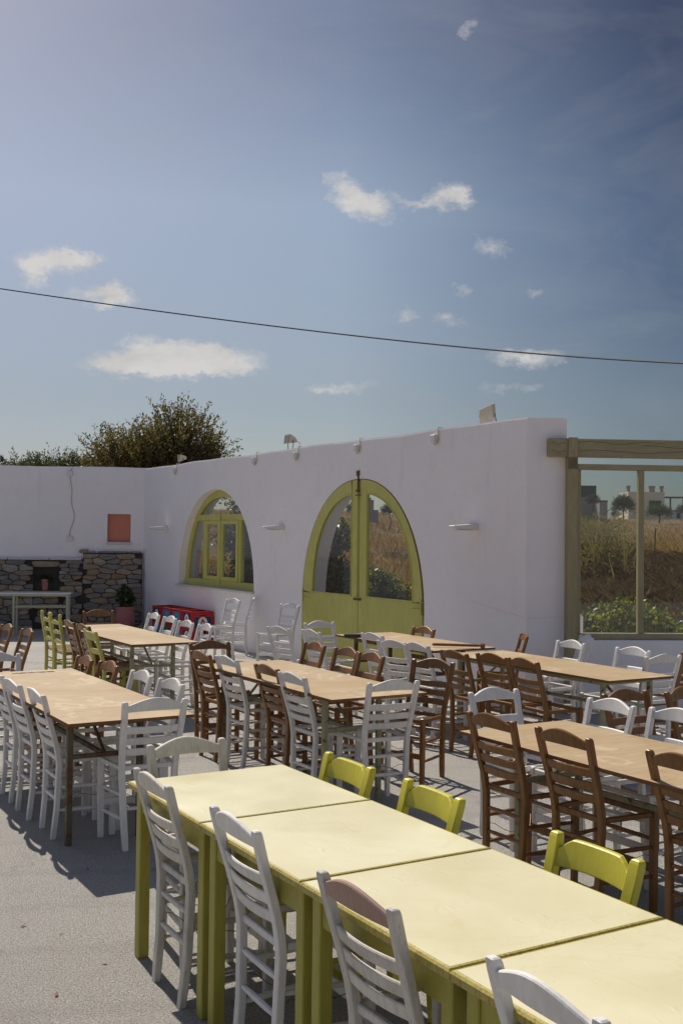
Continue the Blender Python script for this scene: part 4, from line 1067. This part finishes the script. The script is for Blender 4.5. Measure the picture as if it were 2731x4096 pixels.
# ------------------------------------------------------------------ ground and terrain
m=MB(); pts=[(-15,-8),(15,-8),(15,12.1),(2.5,11.45),(2.2,11.5),(-3.7,21.15),(-15,19.4)]
m.add([(x,y,0) for x,y in pts],[tuple(range(len(pts)))]); o=m.obj('courtyard_floor',M['conc']); tag(o,'grey concrete terrace floor',None,None,'structure')
def sm(x): x=np.clip(x,0,1); return x*x*(3-2*x)
def hgt(x,y):
    x=np.asarray(x,float); y=np.asarray(y,float)
    d1=(x-W0.x)*NB.x+(y-W0.y)*NB.y-.45; d2=(y-S0.y)*SD.x-(x-S0.x)*SD.y-.35
    s=np.maximum(np.minimum(d1,d2),y-21.6+.16*(x+3.8))
    left=sm((3-x+ .05*y)/8)
    h=-.08+.95*sm(s/2.6)*(.35+.65*left)+.45*sm((s-1)/9)*(1-left)+.024*np.clip(s,0,260)+.30*sm((s-3)/14)*left+ .012*np.clip(s,0,60)*left
    far=sm(s/6)
    h=h+far*(.13*np.sin(x*.9+y*.31)+.10*np.sin(x*.37-y*.7+1)+.05*np.sin(x*2.3+y*1.9))
    h=np.where(s<=0,-.08,h); return h
# polar-ish grid, fine nearby
ys=np.concatenate([np.linspace(10,24,71),np.linspace(24.4,60,72),np.linspace(62,330,68),np.linspace(350,900,12)])
us=np.linspace(-1.,1.,161)
X=(us[None,:]*np.abs(us[None,:])**.25)*(14+ys[:,None]*1.1); Y=np.repeat(ys[:,None],161,1)
Z=hgt(X,Y); V=np.stack([X,Y,Z],-1).reshape(-1,3); I=np.arange(len(ys)*161).reshape(len(ys),161)
F=np.stack([I[:-1,:-1],I[:-1,1:],I[1:,1:],I[1:,:-1]],-1).reshape(-1,4)
o=npmesh('field',V,F,M['soil'],None,True); tag(o,'dry brown field rising behind the walls',None,None,'structure')
m=MB(); m.add([(-900,-900,-.15),(900,-900,-.15),(900,11,-.15),(-900,11,-.15)],[(0,1,2,3)]); o=m.obj('ground',M['soil']); tag(o,'dry ground around the terrace',None,None,'structure')
# dry grass: tufts of blades
def blades(name,n,ymin,ymax,umin,umax,hh,wd,mat,label,seed,p=1.6,lean=.28,smin=1.2):
    r=np.random.default_rng(seed)
    y=ymin*(ymax/ymin)**(r.random(n)**p); u=umin+(umax-umin)*r.random(n); x=u*y
    d1=(x-W0.x)*NB.x+(y-W0.y)*NB.y-.45; d2=(y-S0.y)*SD.x-(x-S0.x)*SD.y-.35; s=np.maximum(np.minimum(d1,d2),y-22.2)
    dens=.5+.5*np.sin(x*.8+1.3*np.sin(y*.35))*np.sin(y*.55+x*.2)
    k=(s>smin)&(r.random(n)<.35+.65*dens); x,y=x[k],y[k]; n=len(x)
    z=hgt(x,y); sc=(y/14)**.62
    H=hh*(.5+r.random(n))*np.minimum(sc,1.7)*(.6+.7*dens[k]); w=wd*sc**1.15
    th=r.random(n)*2*PI; lx=r.normal(size=n)*lean*H; ly=r.normal(size=n)*lean*H
    c,s_=np.cos(th)*w,np.sin(th)*w
    V=np.stack([np.stack([x-c,y-s_,z-.03],-1),np.stack([x+c,y+s_,z-.03],-1),np.stack([x+lx*.4+c*.6,y+ly*.4+s_*.6,z+H*.6],-1),np.stack([x+lx,y+ly,z+H],-1)],1)
    o=npmesh(name,V.reshape(-1,3),np.arange(n*4).reshape(n,4),mat); 
    if label: tag(o,label,'grass',None,'stuff')
    return o
blades('dry_grass',130000,13.5,240,-.16,.40,.17,.0036,M['grass'],'dry tan grass covering the field behind the walls',3,1.1)
blades('dead_brush',30000,13.5,30,.10,.40,.22,.003,M['brush'],'dark dead brush and twigs on the slope behind the walls',4,.9,.8)
# hedge of bright leaves outside the screen
def bush(name,cs,n,size,mat,label,cat,group=None,seed=1,twigs=14,aspect=1.5,mat2=None,shell=.3):
    root=empty(name,(0,0,0)); tag(root,label,cat,group)
    r=np.random.default_rng(seed+100); tb=MB()
    for i in range(twigs):
        c=cs[i%len(cs)]; b=(c[0]+r.normal()*.05,c[1]+r.normal()*.05,float(hgt(c[0],c[1]))-.05)
        e_=(c[0]+r.normal()*c[3]*.6,c[1]+r.normal()*c[4]*.5,c[2]+abs(r.normal())*c[5]*.6)
        mid=[(b[k]+e_[k])/2+r.normal()*.06 for k in range(3)]; tb.tube([(*b,.014),(*mid,.010),(*e_,.004)],.01,5)
    tb.obj('stem',M['bark'],root); leaves('foliage',cs,n,size,mat,root,aspect,shell,seed=seed)
    if mat2: leaves('foliage',cs,n//3,size,mat2,root,aspect,.9,seed=seed+50)
    return root
random.seed(4)
k=0
for (x,y,h,l) in ((2.75,13.2,.62,'bright green hedge bush leftmost behind the glazed screen'),(3.35,13.1,.85,'bright green hedge bush filling the first pane of the glazed screen'),(4.0,13.3,.80,'bright green hedge bush behind the screen mullion'),(4.7,13.2,.82,'bright green hedge bush rightmost behind the glazed screen'),(5.5,13.3,.8,'bright green hedge bush beyond the right edge of the photo')):
    cs=[(x+random.uniform(-.3,.3),y+random.uniform(-.2,.3),.42+random.uniform(.0,1)*h*.62,.30,.25,.22) for _ in range(8)]
    bush('hedge_bush',cs,3400,.062,M['ivy'],l,'bush','bright green hedge outside the glazed screen',seed=60+k,mat2=M['ivyd'],twigs=10); k+=1
# bushes behind the door
bush('garden_bush',[(.10,17.4,.85,.45,.4,.42),(-.15,17.6,1.15,.35,.35,.35),(.35,17.4,.75,.4,.4,.3)],5200,.06,M['yellowleaf'],'tall yellow green bush seen through the left door pane','bush','bushes behind the green door',seed=80,mat2=M['ivyd'])
bush('garden_bush',[(.72,16.6,.95,.34,.36,.26),(.55,16.7,1.1,.25,.3,.25),(.98,16.6,.80,.24,.3,.2)],4200,.055,M['yellowleaf'],'round yellow green bush seen through the right door pane','bush','bushes behind the green door',seed=81,mat2=M['ivyd'])
bush('garden_bush',[(1.35,15.6,.62,.30,.2,.08),(1.15,15.5,.62,.25,.2,.08)],1300,.04,M['ivyd'],'low green ground plant at the foot of the right door pane','bush','bushes behind the green door',seed=82,twigs=4)
# dense planting behind the arched window
for i,(tt,l) in enumerate(((9.4,'dark climbing shrub behind the left part of the arched window'),(8.1,'dark climbing shrub behind the middle of the arched window'),(6.9,'dark climbing shrub behind the right part of the arched window'))):
    cs=[]
    for j in range(5):
        c0=Mw@Vector((tt+random.uniform(-.45,.45),1.28+random.uniform(-.05,.15),0)); cs.append((c0.x,c0.y,.4+.46*j,.50,.44,.40))
    bush('climbing_shrub',cs,5200,.085,M['ivyd'],l,'shrub','dark shrubs behind the arched window',seed=90+i,mat2=M['ivy'] if i==2 else None)
for i,(x,y,s_) in enumerate(((5.6,26,1.2),(7.2,30,1.4),(9.0,27,1.2),(5.2,21,.8),(8.0,20.5,.9),(1.9,32,.7),(3.3,27,.6),(-.2,31,.8))):
    z=float(hgt(x,y)); cs=[(x+random.uniform(-.6,.6)*s_,y,z+.35*s_,.7*s_,.6*s_,.42*s_) for _ in range(3)]
    bush('field_bush',cs,1500,.06,M['brush'],'low dry bush on the brown slope behind the walls','bush','low dry bushes scattered over the field',seed=120+i,twigs=8,aspect=3)
# reeds left of the first pane
rr=np.random.default_rng(44); V=[];
for i in range(650):
    x=5.15+rr.normal()*.26; y=23+rr.normal()*.8; z=float(hgt(x,y)); H=.7+1.0*rr.random(); lx,ly=rr.normal()*.3,rr.normal()*.3; w=.014
    p=[np.array([x,y,z]),np.array([x+lx*.3,y+ly*.3,z+H*.6]),np.array([x+lx,y+ly,z+H])]
    V+=[p[0]-[w,0,0],p[0]+[w,0,0],p[1]+[w,0,0],p[1]-[w,0,0],p[1]-[w,0,0],p[1]+[w,0,0],p[2]+[w*.2,0,0],p[2]-[w*.2,0,0]]
    for k in range(4):
        t_=.35+.6*rr.random(); b_=p[0]+(p[2]-p[0])*t_; d=rr.normal(size=3)*.10; d[2]=abs(d[2])*.6+.03
        V+=[b_,b_+d*.5+[0,0,.03],b_+d*1.3-[0,0,.02],b_+d*.5-[0,0,.015]]
o=npmesh('reed_clump',np.array(V),np.arange(len(V)).reshape(-1,4),M['reed']); tag(o,'tall pale green reed clump at the left of the first glass pane','reeds')
# ------------------------------------------------------------------ far buildings
def bld(name,x,y,z,label,rz=0,cat='building'): 
    e_=empty(name,(x,y,z),rz); tag(e_,label,cat); return e_
D=250.
def at(u,v,y): return ((u-784)/2483*y, 1.82-(v-1232-.0113*(u-784))/2483*y)
x0,zb=at(1442,1196,D); x1,_=at(1525,1196,D); _,zt=at(1480,1133,D)
hs=bld('cream_house',x0,D,zb-1.,'cream two storey house with chimneys on the skyline behind the glass',R(0))
Wd_=x1-x0; H=zt-zb+1
m=MB(); m.box(0,Wd_,0,8,0,H); m.box(-.05,Wd_+.05,-.05,8,H,H+.35); m.obj('wall',M['houseplaster'],hs)
m=MB(); m.box(Wd_,Wd_+1.7*3.0,1,8,0,H*.50); m.obj('side_wing',M['houseplaster'],hs)
for (cx,w) in ((.3,.7),(Wd_*.68,1.4),(Wd_-.4,.8)):
    m=MB(); m.box(cx-w/2,cx+w/2,1,1.8,H+.35,H+1.4); m.box(cx-w/2-.1,cx+w/2+.1,.9,1.9,H+1.4,H+1.8); m.obj('chimney',M['concretegrey'],hs)
m=MB(); m.box(Wd_*.66,Wd_*.66+1.3,-.12,-.055,H*.52,H*.52+1.9); w_=m.obj('window',M['dark'],hs)
for dx in (-.75,1.35): 
    q=MB(); q.box(Wd_*.66+dx,Wd_*.66+dx+.65,-.18,-.121,H*.52,H*.52+1.9); q.obj('shutter',M['ivyd'],w_)
m=MB(); px=Wd_+.1
m.box(Wd_+.02,Wd_+5.3,1,6,H*.88,H*.88+.25)
for a in (1.6,4.6):
    m.box(Wd_+a,Wd_+a+.3,1.2,1.5,H*.50,H*.88)
m.obj('pergola',M['bark'],hs)
m=MB(); m.tube([(2.6,1,H+.3),(2.6,1,H+3.2)],.07,6); m.tube([(2.6,1,H+2.9),(3.8,1,H+2.9)],.05,4); m.tube([(2.2,1,H+2.3),(3.2,1,H+2.3)],.05,4); m.obj('antenna',M['dark'],hs)
x0,zb=at(1543,1192,D); x1,_=at(1572,1192,D)
sh=bld('white_house',x0,D,zb-.5,'small white house low on the skyline at the right edge'); m=MB(); m.box(0,x1-x0+3,0,6,0,2.6*1.0); m.obj('wall',M['housewhite'],sh)
for k in range(2):
    m=MB(); m.box(1+k*1.9,1.8+k*1.9,-.06,-.01,.7,1.9); m.obj('window',M['dark'],sh)
# left grey buildings
x0,zb=at(1325,1180,180); x1,_=at(1366.5,1160,180); _,zt=at(1340,1115,180)
tb=bld('grey_building',x0,180,zb-1,'grey flat roofed building at the left edge of the first glass pane'); m=MB(); m.box(-3,x1-x0,0,7,0,zt-zb-.9); m.obj('wall',M['concretegrey'],tb); m=MB(); m.box(-3.1,x1-x0+.1,-.1,7,zt-zb-.9,zt-zb+1.); m.obj('parapet',M['dark'],tb)
x0,zb=at(1376,1190,175); x1,_=at(1394,1190,175); _,zt=at(1380,1152,175)
tb=bld('grey_outbuilding',x0,175,zb-1,'small grey block beside the reeds on the skyline'); m=MB(); m.box(0,x1-x0,0,4,0,zt-zb+1); m.obj('wall',M['concretegrey'],tb)
m=MB(); m.box(-.05,x1-x0+.05,-.05,4.05,zt-zb+1,zt-zb+1.2); m.obj('roof_edge',M['dark'],tb)
# ruin seen through the door
x0,zb=at(843,1178,70); x1,_=at(858,1175,70); _,zt=at(850,1148,70)
tb=bld('ruined_tower',x0,70,zb-.6,'grey ruined block on the skyline in the top of the right door pane'); m=MB(); m.box(0,x1-x0,0,2,0,zt-zb+.6); m.box(x1-x0,x1-x0+.3,0,2,0,(zt-zb+.6)*.55); m.box(.05,(x1-x0)*.6,0.1,1.9,zt-zb+.6,zt-zb+.75); m.obj('wall',M['concretegrey'],tb)
def fartree(name,u,v0,v1,y,wpx,label,seed,mat=None,n=160,group=None,leaf=None):
    n=int(n*2.2)
    x,zt=at(u,v0,y); _,zb=at(u,v1,y); h=zt-zb; w=wpx/2483*y/2
    lobes=[(x,y,zb+h*.62,w*.8,w*.8,h*.36),(x-w*.45,y,zb+h*.5,w*.5,w*.5,h*.3),(x+w*.45,y,zb+h*.52,w*.5,w*.5,h*.3),(x+w*.1,y,zb+h*.8,w*.45,w*.4,h*.2)]
    return tree(name,(x,y,zb-.5),(x,y,zb+h*.35),lobes,n,w*.22,leaf or w*.075,mat or M['pine'],label,'tree',group,seed,trunk_r=w*.07,gap=w*.022)
fartree('pine_tree',1430,1141,1192,150,54,'dark rounded pine tree in front of the cream house',201,n=520)
fartree('pine_tree',1360,1138,1165,140,36,'dark pine treetop below the grey building at the left of the glass',202,n=300)
fartree('shrub_tree',1513,1166,1192,150,60,'pale green broad shrub in front of the cream house wing',203,M['oliveg'],320)
fartree('shrub_tree',1562,1160,1192,200,26,'dark tree by the right edge beside the small white house',204,n=220)
fartree('shrub_tree',1409,1172,1195,110,16,'small dark shrub left of the big pine on the skyline',205,n=150)
fartree('shrub_tree',893,1158,1190,45,40,'blue green shrub on the skyline in the right door pane',206,M['oliveg'],320)
fartree('shrub_tree',808,1155,1185,50,30,'dark shrub on the skyline in the left door pane',207,n=220)
# wire mesh fence posts in the field
for i,(x,y) in enumerate(((2.6,19.5),(5.9,20.5),(7.6,22.0),(3.9,24),(6.9,18.6))):
    m=MB(); z=float(hgt(x,y)); m.tube([(0,0,-.1),(.05,0,1.2)],.014,6); o=m.obj('fence_stake',M['rust'],None,loc=(x,y,z)); tag(o,'thin rusty stake standing in the dry field','stake','thin stakes standing in the dry field')

# ------------------------------------------------------------------ world
SUN_EL,SUN_AZ=49.,117.2   # az: math angle of the sun's direction
w=bpy.data.worlds.new('World'); scene.world=w; w.use_nodes=True; nt=w.node_tree
for n in list(nt.nodes): nt.nodes.remove(n)
t=NT(nt); out=t.n('ShaderNodeOutputWorld'); bg=t.n('ShaderNodeBackground'); t.l(bg.outputs[0],out.inputs[0])
sky=t.n('ShaderNodeTexSky'); sky.sky_type='NISHITA'; sky.sun_disc=False; sky.sun_elevation=R(SUN_EL); sky.sun_rotation=R(90-SUN_AZ)
sky.altitude=20; sky.air_density=1.; sky.dust_density=.7; sky.ozone_density=2.5
tc=t.n('ShaderNodeTexCoord'); sx=t.n('ShaderNodeSeparateXYZ'); t.l(tc.outputs['Generated'],sx.inputs[0])
az=t.math('ARCTAN2',sx.outputs[0],sx.outputs[1]); el=t.math('ARCSINE',sx.outputs[2])
nzv=t.n('ShaderNodeMapping'); nzv.inputs['Scale'].default_value=(1,1,1.6); t.l(tc.outputs['Generated'],nzv.inputs[0])
RB=((0.68,0.68,0.64),(0.69,0.70,0.64),(0.37,0.42,0.42),(.9,.9,.9))
RM=((0.97,0.95,0.87),(0.90,0.94,0.86),(0.22,0.29,0.36),(.9,.9,.9))
RT=((0.94,0.88,0.80),(0.61,0.64,0.64),(0.18,0.21,0.26),(.9,.9,.9))
n1=t.noise(nzv.outputs[0],17,5,.62,.2); n2=t.noise(nzv.outputs[0],70,5,.68,0)
nn=t.math('ADD',t.math('MULTIPLY',n1,.65),t.math('MULTIPLY',n2,.55)); nn=t.math('SUBTRACT',nn,.60)
# clouds: azimuth, elevation, half width, half height (radians), density, tilt
CL=[]
def cl(u,v,hu,hv,d,tilt=0):
    a,b=(u-784),(v-1176); x=a+b*.0113; y=b-a*.0113
    vec=Vector((x/2483,math.cos(.0226)+y/2483*math.sin(.0226),math.sin(.0226)-y/2483*math.cos(.0226))).normalized()
    CL.append((round(math.atan2(vec.x,vec.y),4),round(math.asin(vec.z),4),hu/2483,hv/2483,d,tilt))
cl(800,440,44,26,1.1,-.35); cl(855,478,42,26,1.1,-.25); cl(925,463,26,12,.55,-.4); cl(965,472,24,12,.6); cl(1015,457,38,24,1.1,.1); cl(1062,448,26,24,1.1)
cl(125,598,75,24,1.,.05); cl(185,596,50,14,.9,-.05); cl(75,625,26,26,.8,.6); cl(235,680,56,22,1.,.0); cl(270,672,28,24,.9)
cl(265,830,70,24,1.15,.1); cl(370,822,80,36,1.2,0); cl(440,818,70,30,1.2); cl(520,825,75,28,1.15,0); cl(405,845,150,16,1.0)
cl(745,894,40,10,.6); cl(810,890,50,10,.55,.1); cl(1130,568,36,17,.6,-.1); cl(1063,668,20,14,.6,.3); cl(1075,62,20,14,.45,.8); cl(1028,735,32,18,.4); cl(935,722,28,10,.35)
cl(1215,825,60,15,.75); cl(1150,820,36,12,.45); cl(1190,892,60,11,.4); cl(1230,675,22,10,.3)
cx=t.n('ShaderNodeCombineXYZ'); t.l(az,cx.inputs[0]); t.l(el,cx.inputs[1])
wn=t.n('ShaderNodeTexNoise'); t.l(nzv.outputs[0],wn.inputs['Vector']); wn.inputs['Scale'].default_value=34; wn.inputs['Detail'].default_value=6; wn.inputs['Roughness'].default_value=.72
ws=t.n('ShaderNodeVectorMath',operation='MULTIPLY_ADD'); t.l(wn.outputs['Color'],ws.inputs[0]); ws.inputs[1].default_value=(.050,.034,0); ws.inputs[2].default_value=(-.025,-.017,0)
wv=t.n('ShaderNodeVectorMath',operation='ADD'); t.l(cx.outputs[0],wv.inputs[0]); t.l(ws.outputs[0],wv.inputs[1])
tot=None
for (a,e_,wa,we,d,ti) in CL:
    mp=t.n('ShaderNodeMapping',vector_type='TEXTURE'); mp.inputs['Location'].default_value=(a,e_,0); mp.inputs['Rotation'].default_value=(0,0,ti); mp.inputs['Scale'].default_value=(wa*1.5,we*1.5,1)
    t.l(wv.outputs[0],mp.inputs[0]); g=t.n('ShaderNodeTexGradient',gradient_type='SPHERICAL'); t.l(mp.outputs[0],g.inputs[0])
    tot=t.math('MULTIPLY',g.outputs['Fac'],d) if tot is None else t.math('MULTIPLY_ADD',g.outputs['Fac'],d,tot)
cm=t.ramp(t.math('ADD',tot,t.math('MULTIPLY',nn,1.5)),[(.02,0.),(.34,.25),(.82,.84),(1.2,.95)])
cm=t.math('MULTIPLY',cm,t.ramp(tot,[(.0,0.),(.12,1.)]))
# sky colour balance: deeper towards the top right, as a polarised summer sky
tone=t.n('ShaderNodeCombineXYZ')
hue=t.n('ShaderNodeHueSaturation'); hue.inputs['Saturation'].default_value=.75; t.l(sky.outputs[0],hue.inputs['Color'])
SKYMUL=t.mix(1.,hue.outputs[0],(1.,.97,1.05),'MULTIPLY')
# dark side factor: angle from the sun direction
sd=Vector((math.cos(R(SUN_AZ))*math.cos(R(SUN_EL)),math.sin(R(SUN_AZ))*math.cos(R(SUN_EL)),math.sin(R(SUN_EL))))
dp=t.n('ShaderNodeVectorMath',operation='DOT_PRODUCT'); t.l(tc.outputs['Generated'],dp.inputs[0]); dp.inputs[1].default_value=sd
azd=t.math('MULTIPLY_ADD',az,1/PI/2,.5)   # 0..1 round the compass, .5 = straight ahead
def azr(l,m_,r_,b): 
    A=lambda deg:.5+deg/360.
    return t.ramp(azd,[(A(-60),b),(A(-18),l),(A(0),m_),(A(9),tuple((x+y)/2 for x,y in zip(m_,r_))),(A(18),r_),(A(60),b)])
B_=(.9,.9,.9)
r1=azr(*RB); r2=azr(*RM); r3=azr(*RT)
eld=t.math('MULTIPLY',el,180/PI/50.)
f12=t.ramp(eld,[(.14,0.),(.34,1.)]); f23=t.ramp(eld,[(.34,0.),(.50,1.)]); fup=t.ramp(eld,[(.6,0.),(1.,1.)])
SKYFAC=t.mix(fup,t.mix(f23,t.mix(f12,r1,r2),r3),B_)
SKYC=t.mix(1.,SKYMUL,SKYFAC,'MULTIPLY')
hz=t.n('ShaderNodeMapping'); hz.inputs['Scale'].default_value=(1,1,2.6); t.l(tc.outputs['Generated'],hz.inputs[0]); hzn=t.noise(hz.outputs[0],6,4,.62,.6)
veil=t.ramp(hzn,[(.42,0.),(.75,1.)]); SKYC=t.mix(t.math('MULTIPLY',veil,.16),SKYC,(5.2,5.2,5.3))
shade=t.ramp(n1,[(.38,.84),(.6,1.)])
cc=t.mix(1.,(8.2,8.0,7.8),shade,'MULTIPLY')
fin=t.mix(cm,SKYC,cc); t.l(fin,bg.inputs[0]); bg.inputs[1].default_value=.080
w.cycles.sampling_method='MANUAL'; w.cycles.sample_map_resolution=512

sl=bpy.data.lights.new('sun','SUN'); sl.energy=4.7; sl.angle=R(.53); sl.color=(1,.93,.83); so=bpy.data.objects.new('sun',sl); COL.objects.link(so)
so.rotation_euler=(-sd).to_track_quat('-Z','Y').to_euler()

# ------------------------------------------------------------------ camera
cam=bpy.data.cameras.new('camera'); co=bpy.data.objects.new('camera',cam); COL.objects.link(co); scene.camera=co
th,ro=.0226,.0113; F_=Vector((0,math.cos(th),math.sin(th))); R0=Vector((1,0,0)); U0=Vector((0,-math.sin(th),math.cos(th)))
Ri=R0*math.cos(ro)+U0*math.sin(ro); Ui=-R0*math.sin(ro)+U0*math.cos(ro)
mm=Matrix((( Ri.x,Ui.x,-F_.x,0),(Ri.y,Ui.y,-F_.y,0),(Ri.z,Ui.z,-F_.z,1.8222),(0,0,0,1))); co.matrix_world=mm
cam.sensor_fit='VERTICAL'; cam.sensor_height=36; cam.lens=2483/2352*36; cam.clip_start=.05; cam.clip_end=3000
scene.view_settings.view_transform='Standard'; scene.view_settings.look='None'; scene.view_settings.exposure=.0; scene.view_settings.gamma=1
scene.render.resolution_x=682; scene.render.resolution_y=1024
